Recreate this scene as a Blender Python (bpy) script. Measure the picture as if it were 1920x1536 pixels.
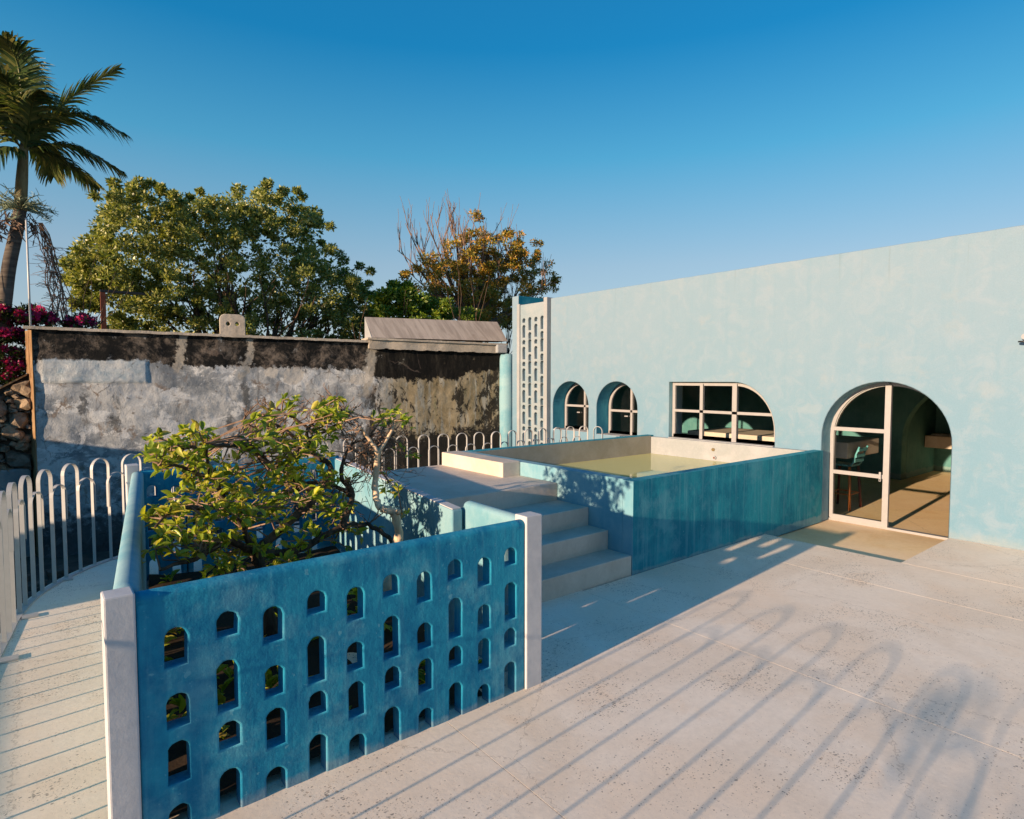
import bpy, bmesh, math, random
import numpy as np
from mathutils import Vector, Matrix, noise as mnoise
from math import sin, cos, pi, radians, sqrt

random.seed(7); RNG = np.random.default_rng(7)
for o in list(bpy.data.objects): bpy.data.objects.remove(o)
S = bpy.context.scene; COL = S.collection

# ---------------------------------------------------------------- camera
YAW, PIT, ROL, FPX = radians(51.1925), radians(2.8887), 0.00020977, 1124.98
F = Vector((cos(YAW)*cos(PIT), sin(YAW)*cos(PIT), -sin(PIT)))
R0 = Vector((sin(YAW), -cos(YAW), 0)); U0 = R0.cross(F)
Rv = R0*cos(ROL) + U0*sin(ROL); Uv = -R0*sin(ROL) + U0*cos(ROL)
cam = bpy.data.cameras.new('camera'); co = bpy.data.objects.new('camera', cam); COL.objects.link(co)
cam.sensor_fit = 'HORIZONTAL'; cam.sensor_width = 36; cam.lens = 36*FPX/1920
cam.clip_start = .05; cam.clip_end = 3000
co.matrix_world = Matrix(((Rv.x, Uv.x, -F.x, 0), (Rv.y, Uv.y, -F.y, 0), (Rv.z, Uv.z, -F.z, 2.0), (0, 0, 0, 1)))
S.camera = co
# ---------------------------------------------------------------- sky, sun, exposure
TAN, AZ = 0.197, radians(4.5)            # light travels along +x, a little +y, downwards
L = Vector((cos(AZ), sin(AZ), -TAN)).normalized()
W = bpy.data.worlds.new('World'); S.world = W; W.use_nodes = True
wn = W.node_tree; wn.nodes.clear()
sky = wn.nodes.new('ShaderNodeTexSky'); sky.sky_type = 'NISHITA'; sky.sun_disc = False
sky.sun_elevation = math.atan(TAN); sky.sun_rotation = math.atan2(-L.x, -L.y) % (2*pi)
sky.air_density = 1.0; sky.dust_density = .6; sky.ozone_density = 3.0
tint = wn.nodes.new('ShaderNodeMix'); tint.data_type = 'RGBA'; tint.blend_type = 'MULTIPLY'; tint.inputs[0].default_value = 1
geo_w = wn.nodes.new('ShaderNodeTexCoord'); sepw = wn.nodes.new('ShaderNodeSeparateXYZ'); rw_ = wn.nodes.new('ShaderNodeValToRGB')
wn.links.new(geo_w.outputs['Generated'], sepw.inputs[0]); wn.links.new(sepw.outputs[2], rw_.inputs[0])
_e = rw_.color_ramp.elements; _e[0].position = .0; _e[0].color = (.82, .60, .55, 1); _e[1].position = .60; _e[1].color = (.13, .64, .82, 1)
for _p, _c in ((.18, (.74, .66, .62, 1)), (.335, (.36, .80, .78, 1)), (.47, (.10, .70, .84, 1))): _q = _e.new(_p); _q.color = _c
wn.links.new(rw_.outputs[0], tint.inputs[7])
bg = wn.nodes.new('ShaderNodeBackground'); bg.inputs[1].default_value = .135
wo = wn.nodes.new('ShaderNodeOutputWorld')
wn.links.new(sky.outputs[0], tint.inputs[6]); 
rg = wn.nodes.new('ShaderNodeValToRGB'); wn.links.new(sepw.outputs[2], rg.inputs[0]); _e = rg.color_ramp.elements
_e[0].position = 0; _e[0].color = (.60, .78, .90, 1); _e[1].position = .9; _e[1].color = (.012, .20, .52, 1)
for _p, _c in ((.18, (.43, .66, .85)), (.335, (.105, .48, .80)), (.47, (.012, .285, .645))): _q = _e.new(_p); _q.color = (*_c, 1)
sc_ = wn.nodes.new('ShaderNodeVectorMath'); sc_.operation = 'SCALE'; sc_.inputs['Scale'].default_value = 3.0; wn.links.new(rg.outputs[0], sc_.inputs[0])
mx_ = wn.nodes.new('ShaderNodeMix'); mx_.data_type = 'RGBA'; mx_.inputs[0].default_value = .6
wn.links.new(tint.outputs[2], mx_.inputs[6]); wn.links.new(sc_.outputs[0], mx_.inputs[7]); wn.links.new(mx_.outputs[2], bg.inputs[0]); wn.links.new(bg.outputs[0], wo.inputs[0])
sl = bpy.data.lights.new('sun', 'SUN'); sl.energy = 5.0; sl.angle = radians(.6); sl.color = (1, .72, .47)
so = bpy.data.objects.new('sun', sl); COL.objects.link(so); so.rotation_euler = L.to_track_quat('-Z', 'Y').to_euler(); so.location = (-10, 0, 12)
S.view_settings.view_transform = 'Standard'; S.view_settings.look = 'None'; S.view_settings.gamma = 1
S.view_settings.use_curve_mapping = False; S.view_settings.exposure = .92
S.render.engine = 'CYCLES'
S.cycles.max_bounces = 8; S.cycles.transparent_max_bounces = 16

# ---------------------------------------------------------------- helpers
def pray(u, v): return F + Rv*((u-960)/FPX) - Uv*((v-768)/FPX)
def at_y(u, v, y): d = pray(u, v); return Vector((0, 0, 2)) + d*(y/d.y)
def at_x(u, v, x): d = pray(u, v); return Vector((0, 0, 2)) + d*(x/d.x)
def at_z(u, v, z): d = pray(u, v); return Vector((0, 0, 2)) + d*((z-2)/d.z)

def tag(o, label=None, cat=None, group=None, kind=None):
    if label: o['label'] = label
    if cat: o['category'] = cat
    if group: o['group'] = group
    if kind: o['kind'] = kind
    return o
def par(o, p):
    if p is not None:
        o.parent = p; m = Matrix.Translation(-p['_w']) if '_w' in p else Matrix()
        o.matrix_parent_inverse = Matrix.Translation(-WL.get(p.name, Vector((0, 0, 0))))
    return o
WL = {}
def thing(name, label, cat, loc=(0, 0, 0), group=None):
    o = bpy.data.objects.new(name, None); COL.objects.link(o); o.location = loc; o.empty_display_size = .2
    WL[o.name] = Vector(loc); return tag(o, label, cat, group)
def obj(name, mesh, mat=None, parent=None):
    o = bpy.data.objects.new(name, mesh); COL.objects.link(o)
    if mat is not None and not mesh.materials: mesh.materials.append(mat)
    return par(o, parent)
class MB:
    def __init__(s): s.v = []; s.f = []
    def add(s, vs, fs):
        n = len(s.v); s.v += [tuple(x) for x in vs]; s.f += [tuple(i+n for i in f) for f in fs]; return s
    def box(s, a, b):
        x0, y0, z0 = a; x1, y1, z1 = b
        return s.add([(x0,y0,z0),(x1,y0,z0),(x1,y1,z0),(x0,y1,z0),(x0,y0,z1),(x1,y0,z1),(x1,y1,z1),(x0,y1,z1)],
              [(0,3,2,1),(4,5,6,7),(0,1,5,4),(1,2,6,5),(2,3,7,6),(3,0,4,7)])
    def prism(s, poly, z0, z1):
        n = len(poly); a = sum(poly[i][0]*poly[(i+1)%n][1]-poly[(i+1)%n][0]*poly[i][1] for i in range(n))
        if a < 0: poly = poly[::-1]
        return s.add([(x, y, z0) for x, y in poly]+[(x, y, z1) for x, y in poly],
              [tuple(range(n))[::-1], tuple(range(n, 2*n))]+[(i, (i+1)%n, n+(i+1)%n, n+i) for i in range(n)])
    def tube(s, pts, rad, n=6, cap=True):
        pts = [Vector(p) for p in pts]
        if not hasattr(rad, '__len__'): rad = [rad]*len(pts)
        t0 = (pts[1]-pts[0]).normalized(); a = t0.orthogonal().normalized(); base = len(s.v); vs = []
        for i, p in enumerate(pts):
            t = ((pts[min(i+1, len(pts)-1)]-pts[max(i-1, 0)])).normalized()
            a = (a - t*a.dot(t)); a = a.normalized() if a.length > 1e-6 else t.orthogonal().normalized(); b = t.cross(a)
            vs += [p+(a*cos(2*pi*k/n)+b*sin(2*pi*k/n))*rad[i] for k in range(n)]
        fs = [(i*n+k, i*n+(k+1)%n, (i+1)*n+(k+1)%n, (i+1)*n+k) for i in range(len(pts)-1) for k in range(n)]
        if cap: fs += [tuple(range(n))[::-1], tuple((len(pts)-1)*n+k for k in range(n))]
        return s.add(vs, fs)
    def strip(s, pts, nor, wid, th):      # flat bar along pts (in the plane perpendicular to nor), width along nor
        pts = [Vector(p) for p in pts]; nor = Vector(nor).normalized(); vs = []
        for i, p in enumerate(pts):
            t = (pts[min(i+1, len(pts)-1)]-pts[max(i-1, 0)]).normalized(); b = t.cross(nor).normalized()
            vs += [p-nor*wid/2-b*th/2, p+nor*wid/2-b*th/2, p+nor*wid/2+b*th/2, p-nor*wid/2+b*th/2]
        fs = [(i*4+k, (i+1)*4+k, (i+1)*4+(k+1)%4, i*4+(k+1)%4) for i in range(len(pts)-1) for k in range(4)]
        m = (len(pts)-1)*4; fs += [(0, 1, 2, 3), (m+3, m+2, m+1, m)]
        return s.add(vs, fs)
    def mesh(s, name, smooth=False, bevel=0):
        me = bpy.data.meshes.new(name); me.from_pydata(s.v, [], s.f)
        if bevel:
            bm = bmesh.new(); bm.from_mesh(me)
            es = [e for e in bm.edges if len(e.link_faces) == 2 and e.calc_face_angle(0) > .5]
            bmesh.ops.bevel(bm, geom=es, offset=bevel, segments=2, affect='EDGES', profile=.6, clamp_overlap=True)
            bm.to_mesh(me); bm.free()
        if smooth: me.polygons.foreach_set('use_smooth', [True]*len(me.polygons))
        me.update(); return me
    def obj(s, name, mat, parent=None, smooth=False, bevel=0): return obj(name, s.mesh(name, smooth, bevel), mat, parent)

def curve_mesh(name, loops, depth, bevel=0.0, bres=1):
    """loops: list of 2-D point lists (first outer, rest holes); solid of thickness depth centred on local z=0."""
    cu = bpy.data.curves.new(name+'_c', 'CURVE'); cu.dimensions = '2D'; cu.fill_mode = 'BOTH'
    cu.extrude = depth/2-bevel; cu.bevel_depth = bevel; cu.bevel_resolution = bres; cu.offset = -bevel
    for lp in loops:
        sp = cu.splines.new('POLY'); sp.points.add(len(lp)-1)
        for p, q in zip(sp.points, lp): p.co = (q[0], q[1], 0, 1)
        sp.use_cyclic_u = True
    o = bpy.data.objects.new(name+'_c', cu); COL.objects.link(o)
    dg = bpy.context.evaluated_depsgraph_get(); dg.update()
    me = bpy.data.meshes.new_from_object(o.evaluated_get(dg)); me.name = name
    bpy.data.objects.remove(o); bpy.data.curves.remove(cu)
    return me
def orient(o, u, loc):   # local x -> u (horizontal), local y -> up, local z -> u x up
    u = Vector(u).normalized(); z = Vector((0, 0, 1)); w = u.cross(z)
    o.matrix_basis = Matrix(((u.x, 0, w.x, loc[0]), (u.y, 0, w.y, loc[1]), (u.z, 1, w.z, loc[2]), (0, 0, 0, 1)))
def arch(cx, z0, z1, w, n=10):
    r = w/2; zs = z1-r
    if zs < z0: zs = z0+.001
    return [(cx-r, z0), (cx+r, z0)]+[(cx+r*cos(pi*k/n), zs+(z1-zs)*sin(pi*k/n)) for k in range(n+1)]

# ---------------------------------------------------------------- materials
class NT:
    def __init__(s, name):
        s.m = bpy.data.materials.new(name); s.m.use_nodes = True; s.t = s.m.node_tree; s.t.nodes.clear()
        s.out = s.t.nodes.new('ShaderNodeOutputMaterial'); s.geo = s.n('ShaderNodeNewGeometry'); s.pos = s.geo.outputs['Position']
    def n(s, t, **k):
        nd = s.t.nodes.new(t)
        for a, b in k.items(): setattr(nd, a, b)
        return nd
    def put(s, sock, v):
        if isinstance(v, bpy.types.NodeSocket): s.t.links.new(v, sock)
        elif v is not None:
            if sock.type == 'RGBA' and hasattr(v, '__len__') and len(v) == 3: v = (*v, 1)
            sock.default_value = v
    def math(s, op, a, b=None, c=None, clamp=False):
        m = s.n('ShaderNodeMath', operation=op, use_clamp=clamp); s.put(m.inputs[0], a); s.put(m.inputs[1], b)
        if c is not None: s.put(m.inputs[2], c)
        return m.outputs[0]
    def scale(s, v, sc):
        m = s.n('ShaderNodeVectorMath', operation='MULTIPLY'); s.put(m.inputs[0], v); m.inputs[1].default_value = sc; return m.outputs[0]
    def noise(s, sc, det=4, rough=.55, vec=None, dist=0):
        m = s.n('ShaderNodeTexNoise'); s.put(m.inputs['Vector'], vec if vec is not None else s.pos)
        m.inputs['Scale'].default_value = sc; m.inputs['Detail'].default_value = det; m.inputs['Roughness'].default_value = rough
        m.inputs['Distortion'].default_value = dist; return m.outputs[0]
    def vor(s, sc, feat='F1', vec=None, rnd=1):
        m = s.n('ShaderNodeTexVoronoi', feature=feat); s.put(m.inputs['Vector'], vec if vec is not None else s.pos)
        m.inputs['Scale'].default_value = sc; m.inputs['Randomness'].default_value = rnd; return m.outputs[0]
    def ramp(s, f, stops):
        m = s.n('ShaderNodeValToRGB'); s.put(m.inputs[0], f); e = m.color_ramp.elements
        while len(e) > 1: e.remove(e[-1])
        for i, (p, c) in enumerate(stops):
            if not hasattr(c, '__len__'): c = (c, c, c)
            q = e[0] if i == 0 else e.new(p); q.position = p; q.color = (*c, 1)
        return m.outputs[0]
    def step(s, f, a, b): 
        m = s.n('ShaderNodeMapRange', interpolation_type='SMOOTHSTEP'); s.put(m.inputs[0], f); s.put(m.inputs[1], a); s.put(m.inputs[2], b); return m.outputs[0]
    def mix(s, f, a, b, blend='MIX'):
        m = s.n('ShaderNodeMix', data_type='RGBA', blend_type=blend); s.put(m.inputs[0], f); s.put(m.inputs[6], a); s.put(m.inputs[7], b); return m.outputs[2]
    def bump(s, h, st=.3, d=.01, nrm=None):
        m = s.n('ShaderNodeBump'); m.inputs['Strength'].default_value = st; m.inputs['Distance'].default_value = d; s.put(m.inputs['Height'], h)
        if nrm is not None: s.put(m.inputs['Normal'], nrm)
        return m.outputs[0]
    def bsdf(s, col, rough=.7, nrm=None, metal=0, spec=.3, **k):
        b = s.n('ShaderNodeBsdfPrincipled'); s.put(b.inputs['Base Color'], col); s.put(b.inputs['Roughness'], rough)
        b.inputs['Metallic'].default_value = metal; b.inputs['Specular IOR Level'].default_value = spec
        if nrm is not None: s.put(b.inputs['Normal'], nrm)
        for a, v in k.items(): b.inputs[a].default_value = v
        return b.outputs[0]
    def done(s, sh): s.t.links.new(sh, s.out.inputs[0]); return s.m

def stucco(name, light, deep, pale, k=1.0, bump=1.0, streak=.5):
    """limewashed stucco: trowelled clouds, vertical brush streaks, small pale scuffs"""
    t = NT(name)
    cloud = t.noise(1.3, 6, .6, dist=.3); sw = t.noise(6, 7, .68, vec=t.scale(t.pos, (1, 1, .7)), dist=.15)
    st = t.noise(1, 5, .6, vec=t.scale(t.pos, (22, 22, 1.2)))
    f = t.math('ADD', t.math('MULTIPLY', cloud, .55), t.math('MULTIPLY', sw, .45))
    f = t.step(f, .40, .60)
    c = t.mix(f, deep, light)
    c = t.mix(t.math('MULTIPLY', t.step(t.noise(2.4, 6, .66), .50, .66), .38), c, pale)
    c = t.mix(t.math('MULTIPLY', t.step(st, .48, .8), streak), c, pale)
    sc = t.noise(38, 3, .6); c = t.mix(t.math('MULTIPLY', t.step(sc, .66, .74), .35*k), c, pale)
    fine = t.noise(120, 3, .6)
    c = t.mix(.25, c, t.mix(t.step(fine, .3, .7), (.85, .85, .85), (1.1, 1.1, 1.1)), 'MULTIPLY')
    h1 = t.noise(7, 6, .6); h2 = t.noise(70, 4, .65); h3 = t.noise(1, 5, .6, vec=t.scale(t.pos, (30, 30, 7)))
    sep = t.n('ShaderNodeSeparateXYZ'); t.put(sep.inputs[0], t.pos); zz = t.math('ADD', sep.outputs[2], t.math('MULTIPLY', t.math('SUBTRACT', t.noise(4, 5, .7), .5), .16))
    c = t.mix(t.math('MULTIPLY', t.math('MULTIPLY', t.step(zz, .045, .01), t.step(sep.outputs[2], -.3, -.05)), .28), c, (.40, .40, .38))
    c = t.mix(t.math('MULTIPLY', t.step(t.noise(17, 3, .5), .70, .73), .5*k), c, pale)
    n = t.bump(h1, .22*bump, .035); n = t.bump(h3, .20*bump, .008, n); n = t.bump(h2, .3*bump, .004, n)
    return t.done(t.bsdf(c, .82, n, spec=.22))
M = {}
M['screen'] = stucco('shaded_blue_stucco_screen', (.016, .25, .385), (.003, .14, .275), (.16, .40, .48), 1, 1.0, .28)  # blue deepened: the shade on the screen fronts is put into the colour
M['pool'] = stucco('shaded_blue_stucco_pool', (.018, .26, .33), (.006, .17, .25), (.14, .36, .43), 1.2, .8, .55)  # shaded copy of the pool paint, shade put into the colour
M['pale_sunlit'] = stucco('pale_sunlit_blue_stucco', (.21, .36, .42), (.13, .30, .38), (.29, .42, .46), .5, .6, .3)  # pale paint, and the sunlit copy of the pool and planter blue
M['reveal'] = stucco('shaded_turquoise_reveal', (.035, .22, .32), (.02, .16, .27), (.08, .30, .38), .4, .3, .3)  # deeper than the facade: shade in the window recesses put into the colour

def facade_mat():
    t = NT('facade_limewash'); sep = t.n('ShaderNodeSeparateXYZ'); t.put(sep.inputs[0], t.pos)
    z = sep.outputs[2]
    cl = t.noise(.8, 6, .6, dist=.4); sw = t.noise(4, 7, .68, dist=.8)
    st = t.noise(1, 5, .62, vec=t.scale(t.pos, (8, 8, .5)))
    zf = t.step(t.math('ADD', z, t.math('MULTIPLY', cl, 1.6)), .6, 4.4)
    c = t.mix(zf, (.128, .238, .325), (.178, .262, .34))
    c = t.mix(t.math('MULTIPLY', t.step(sw, .42, .7), .5), c, (.222, .282, .35))
    c = t.mix(t.math('MULTIPLY', t.step(st, .45, .8), .22), c, (.115, .235, .32))
    c = t.mix(t.math('MULTIPLY', t.step(t.noise(2.2, 5, .6), .58, .72), .35), c, (.24, .275, .31))
    drip = t.math('MULTIPLY', t.step(t.noise(1, 4, .6, vec=t.scale(t.pos, (16, 16, .35))), .60, .74), t.step(t.math('ADD', z, t.math('MULTIPLY', t.noise(3, 4), .9)), 3.6, 4.2))
    c = t.mix(t.math('MULTIPLY', drip, .35), c, (.12, .17, .18))
    foot = t.step(t.math('ADD', z, t.math('MULTIPLY', t.noise(5, 5, .7), .3)), .30, .12); c = t.mix(t.math('MULTIPLY', foot, .45), c, (.30, .29, .27))
    c = t.mix(t.math('MULTIPLY', t.step(t.noise(1.1, 4, .6, vec=t.scale(t.pos, (1, .8, 1.6))), .60, .64), .12), c, (.29, .31, .335))
    c = t.mix(.3, c, t.mix(t.step(t.noise(60, 4, .7), .3, .7), (.88, .88, .88), (1.08, 1.08, 1.08)), 'MULTIPLY')
    n = t.bump(t.noise(5, 6, .6, dist=.4), .25, .03); n = t.bump(t.noise(60, 4, .6), .22, .005, n)
    return t.done(t.bsdf(c, .85, n, spec=.15))
M['facade'] = facade_mat()

def plaster(name, a, b, rough=.75, bump=.3, pits=0):
    t = NT(name); c = t.mix(t.step(t.noise(2.2, 6, .62, dist=.5), .35, .65), a, b)
    c = t.mix(.35, c, t.mix(t.step(t.noise(26, 5, .7), .3, .7), (.86, .85, .84), (1.08, 1.08, 1.08)), 'MULTIPLY')
    n = t.bump(t.noise(14, 5, .6), bump, .012); n = t.bump(t.noise(110, 3, .6), bump*.8, .003, n)
    return t.done(t.bsdf(c, rough, n, spec=.25))
M['plaster'] = plaster('polished_beige_plaster', (.50, .42, .35), (.58, .50, .43))
M['poolin'] = plaster('pool_lining_plaster', (.28, .255, .21), (.34, .31, .27), .5, .15)
M['white'] = plaster('white_limewash', (.26, .28, .30), (.31, .32, .345))
M['latt'] = plaster('pale_lattice_wash', (.21, .27, .31), (.26, .30, .33), .75, .2)
M['post'] = plaster('whitewashed_post', (.44, .45, .48), (.52, .52, .54), .7, .15)
M['intw'] = stucco('interior_teal_wall', (.09, .23, .23), (.06, .18, .19), (.14, .27, .26), .3, .4, .4)
M['dark'] = plaster('dark_interior', (.02, .035, .04), (.03, .045, .05))

def terrace_mat(name, a, b, pit=1.0, warm=(.82, .65, .50)):
    t = NT(name)
    c = t.mix(t.step(t.noise(1.1, 7, .65, dist=.6), .35, .65), a, b)
    c = t.mix(t.math('MULTIPLY', t.step(t.noise(2.6, 6, .7, dist=.5), .5, .72), .55), c, warm)
    c = t.mix(.4, c, t.mix(t.step(t.noise(22, 6, .75), .3, .7), (.86, .86, .86), (1.09, 1.09, 1.09)), 'MULTIPLY')
    # clumped aggregate pits: stretched cells, thresholded by their own random value
    wv = t.n('ShaderNodeVectorMath', operation='ADD'); nz = t.n('ShaderNodeTexNoise'); nz.inputs['Scale'].default_value = 30; t.put(nz.inputs['Vector'], t.pos)
    t.put(wv.inputs[0], t.pos); t.put(wv.inputs[1], t.scale(nz.outputs[1], (.02, .02, 0)))
    vv = t.scale(wv.outputs[0], (1.0, 1.35, 0))
    v = t.n('ShaderNodeTexVoronoi'); t.put(v.inputs['Vector'], vv); v.inputs['Scale'].default_value = 60
    rnd = t.n('ShaderNodeSeparateColor'); t.put(rnd.inputs[0], v.outputs['Color'])
    dens = t.step(t.noise(1.3, 6, .7), .30, .74)
    size = t.math('MULTIPLY', t.math('SUBTRACT', rnd.outputs[0], t.math('SUBTRACT', .91, t.math('MULTIPLY', dens, .55*pit))), 1.1)
    p = t.math('GREATER_THAN', size, v.outputs['Distance'])
    v2 = t.n('ShaderNodeTexVoronoi'); t.put(v2.inputs['Vector'], t.scale(wv.outputs[0], (1.2, 1, 0))); v2.inputs['Scale'].default_value = 135
    r2 = t.n('ShaderNodeSeparateColor'); t.put(r2.inputs[0], v2.outputs['Color'])
    p2 = t.math('GREATER_THAN', t.math('MULTIPLY', t.math('SUBTRACT', r2.outputs[0], t.math('SUBTRACT', .90, t.math('MULTIPLY', dens, .5*pit))), 1.1), v2.outputs['Distance'])
    pc = t.mix(rnd.outputs[1], (.18, .165, .155), (.50, .40, .31))
    c = t.mix(t.math('MULTIPLY', t.step(t.noise(.45, 4, .6), .45, .62), .35), c, (.86, .66, .49)); c = t.mix(t.math('MULTIPLY', p, .75), c, pc); c = t.mix(t.math('MULTIPLY', p2, .55), c, pc)
    # hairline cracks
    cr = t.vor(.55, 'DISTANCE_TO_EDGE', vec=t.mix(.12, t.pos, nz.outputs[1], 'ADD'))
    c = t.mix(t.math('MULTIPLY', t.step(cr, .0035, .0012), .35), c, (.3, .24, .19))
    n = t.bump(t.math('MULTIPLY', t.math('ADD', p, p2), -1), .5, .003); n = t.bump(t.noise(40, 5, .7), .3, .004, n); n = t.bump(t.noise(3, 3, .5), .12, .02, n)
    return t.done(t.bsdf(c, .7, n, spec=.2))
M['terrace'] = terrace_mat('terrace_concrete', (.78, .66, .54), (.86, .75, .635))
M['pad'] = terrace_mat('sandy_polished_floor', (.78, .55, .30), (.84, .63, .38), .15, (.76, .50, .25))

def simple(name, col, rough=.5, metal=0, spec=.4, bump=0):
    t = NT(name); c = t.mix(.2, col, t.mix(t.step(t.noise(14, 4, .6), .3, .7), (.8, .8, .8), (1.15, 1.15, 1.15)), 'MULTIPLY')
    return t.done(t.bsdf(c, rough, t.bump(t.noise(60, 3), bump, .002) if bump else None, metal, spec))
M['rail'] = simple('cream_painted_steel', (.40, .40, .40), .4, 0, .5)
M['frame'] = simple('rose_white_window_frame', (.29, .285, .295), .4, 0, .4)
M['soil'] = simple('planter_soil', (.05, .035, .025), .95, 0, .1, 1)
M['orange'] = simple('orange_painted_steel', (.55, .17, .04), .45)
M['tealp'] = simple('teal_painted_seat', (.10, .33, .36), .45)
M['chrome'] = simple('brass_fitting', (.5, .36, .2), .3, .9)
M['black'] = simple('black_fitting', (.01, .01, .012), .5)
M['rust'] = simple('rusty_post', (.13, .035, .02), .8)
M['pole'] = simple('grey_aerial_pole', (.5, .5, .5), .4)

def glass_mat():
    t = NT('window_glass'); tr = t.n('ShaderNodeBsdfTransparent'); tr.inputs[0].default_value = (.93, .96, .95, 1)
    g = t.n('ShaderNodeBsdfGlossy'); g.inputs['Roughness'].default_value = .01; fr = t.n('ShaderNodeFresnel'); fr.inputs[0].default_value = 1.28
    m = t.n('ShaderNodeMixShader'); t.put(m.inputs[0], fr.outputs[0]); t.put(m.inputs[1], tr.outputs[0]); t.put(m.inputs[2], g.outputs[0]); return t.done(m.outputs[0])
M['glass'] = glass_mat()
def water_mat():
    t = NT('greenish_pool_water'); tr = t.n('ShaderNodeBsdfTransparent'); tr.inputs[0].default_value = (.80, .80, .56, 1)
    n = t.bump(t.noise(3.5, 3, .5, vec=t.scale(t.pos, (1, 1.6, 1))), 0.016, .05)
    g = t.n('ShaderNodeBsdfGlossy'); g.inputs['Roughness'].default_value = .015; fr = t.n('ShaderNodeFresnel'); fr.inputs[0].default_value = 1.33
    t.put(g.inputs['Normal'], n); t.put(fr.inputs['Normal'], n)
    df = t.n('ShaderNodeBsdfDiffuse'); t.put(df.inputs[0], (.90, .86, .38)); mm = t.n('ShaderNodeMixShader'); mm.inputs[0].default_value = .72; t.put(mm.inputs[1], tr.outputs[0]); t.put(mm.inputs[2], df.outputs[0])
    m = t.n('ShaderNodeMixShader'); t.put(m.inputs[0], fr.outputs[0]); t.put(m.inputs[1], mm.outputs[0]); t.put(m.inputs[2], g.outputs[0]); return t.done(m.outputs[0])
M['water'] = water_mat()

def leaf_mat(name, cols, trans=.35, rough=.4, spec=.4):
    t = NT(name); r = t.geo.outputs['Random Per Island']
    n = len(cols); c = t.ramp(r, [(i/(n-1), q) for i, q in enumerate(cols)])
    c = t.mix(.35, c, t.mix(t.step(t.noise(1.4, 3), .35, .65), (.6, .65, .6), (1.25, 1.2, 1.1)), 'MULTIPLY')
    b = t.bsdf(c, rough, spec=spec); tl = t.n('ShaderNodeBsdfTranslucent'); t.put(tl.inputs[0], t.mix(1, c, (1.3, 1.35, .5), 'MULTIPLY'))
    m = t.n('ShaderNodeMixShader'); m.inputs[0].default_value = trans; t.put(m.inputs[1], b); t.put(m.inputs[2], tl.outputs[0]); return t.done(m.outputs[0])
def leaf_obj_mat(name, cols):
    t = NT(name); oi = t.n('ShaderNodeObjectInfo'); n = len(cols); c = t.ramp(oi.outputs['Random'], [(i/(n-1), q) for i, q in enumerate(cols)])
    c = t.mix(.6, c, t.mix(t.step(t.noise(45, 4, .7), .35, .65), (.6, .62, .5), (1.3, 1.2, 1.1)), 'MULTIPLY')
    b = t.bsdf(c, .38, spec=.45); tl = t.n('ShaderNodeBsdfTranslucent'); t.put(tl.inputs[0], t.mix(1, c, (1.3, 1.35, .5), 'MULTIPLY'))
    m = t.n('ShaderNodeMixShader'); m.inputs[0].default_value = .35; t.put(m.inputs[1], b); t.put(m.inputs[2], tl.outputs[0]); return t.done(m.outputs[0])
LIME = [(.12, .18, .025), (.24, .33, .03), (.40, .46, .045), (.58, .56, .08), (.36, .26, .07)]
M['lime'] = leaf_mat('lime_leaf', LIME, .42); M['limeo'] = leaf_obj_mat('lime_leaf_single', LIME)
M['tree'] = leaf_mat('olive_tree_leaf', [(.07, .11, .035), (.17, .21, .05), (.31, .32, .08), (.46, .44, .16)], .3, .38, .45)
M['tree2'] = leaf_mat('rusty_tree_leaf', [(.12, .15, .03), (.27, .23, .035), (.42, .27, .04), (.50, .21, .04)], .25)
M['bush'] = leaf_mat('bright_bush_leaf', [(.06, .13, .015), (.14, .22, .02), (.24, .27, .03)], .3)
M['palm'] = leaf_mat('palm_leaflet', [(.035, .07, .022), (.085, .115, .03), (.22, .20, .06)], .2, .35, .5)
M['boug'] = leaf_mat('magenta_bract', [(.22, .008, .09), (.38, .012, .14), (.52, .03, .14)], .3)
M['bougl'] = leaf_mat('dark_climber_leaf', [(.02, .04, .01), (.05, .07, .015)], .2)
def bark(name, a, b, ring=0):
    t = NT(name); v = t.scale(t.pos, (14, 14, 4)) if not ring else t.scale(t.pos, (1, 1, 12))
    f = t.noise(1, 5, .65, vec=v, dist=.5); c = t.mix(t.step(f, .35, .65), a, b)
    return t.done(t.bsdf(c, .85, t.bump(f, .7, .01), spec=.15))
M['bark'] = bark('dark_bark', (.045, .03, .022), (.12, .085, .06)); M['palebark'] = bark('pale_dead_wood', (.45, .32, .21), (.66, .50, .35))
M['greybark'] = bark('reddish_grey_bark', (.16, .10, .07), (.28, .19, .14)); M['palmbark'] = bark('ringed_palm_trunk', (.055, .045, .04), (.13, .11, .09), 1)
M['shaft'] = bark('smooth_crownshaft', (.16, .13, .07), (.25, .2, .11))
M['bloom'] = simple('pale_palm_blossom', (.20, .24, .15), .7); M['dry'] = simple('dry_vine', (.17, .11, .08), .85)

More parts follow.
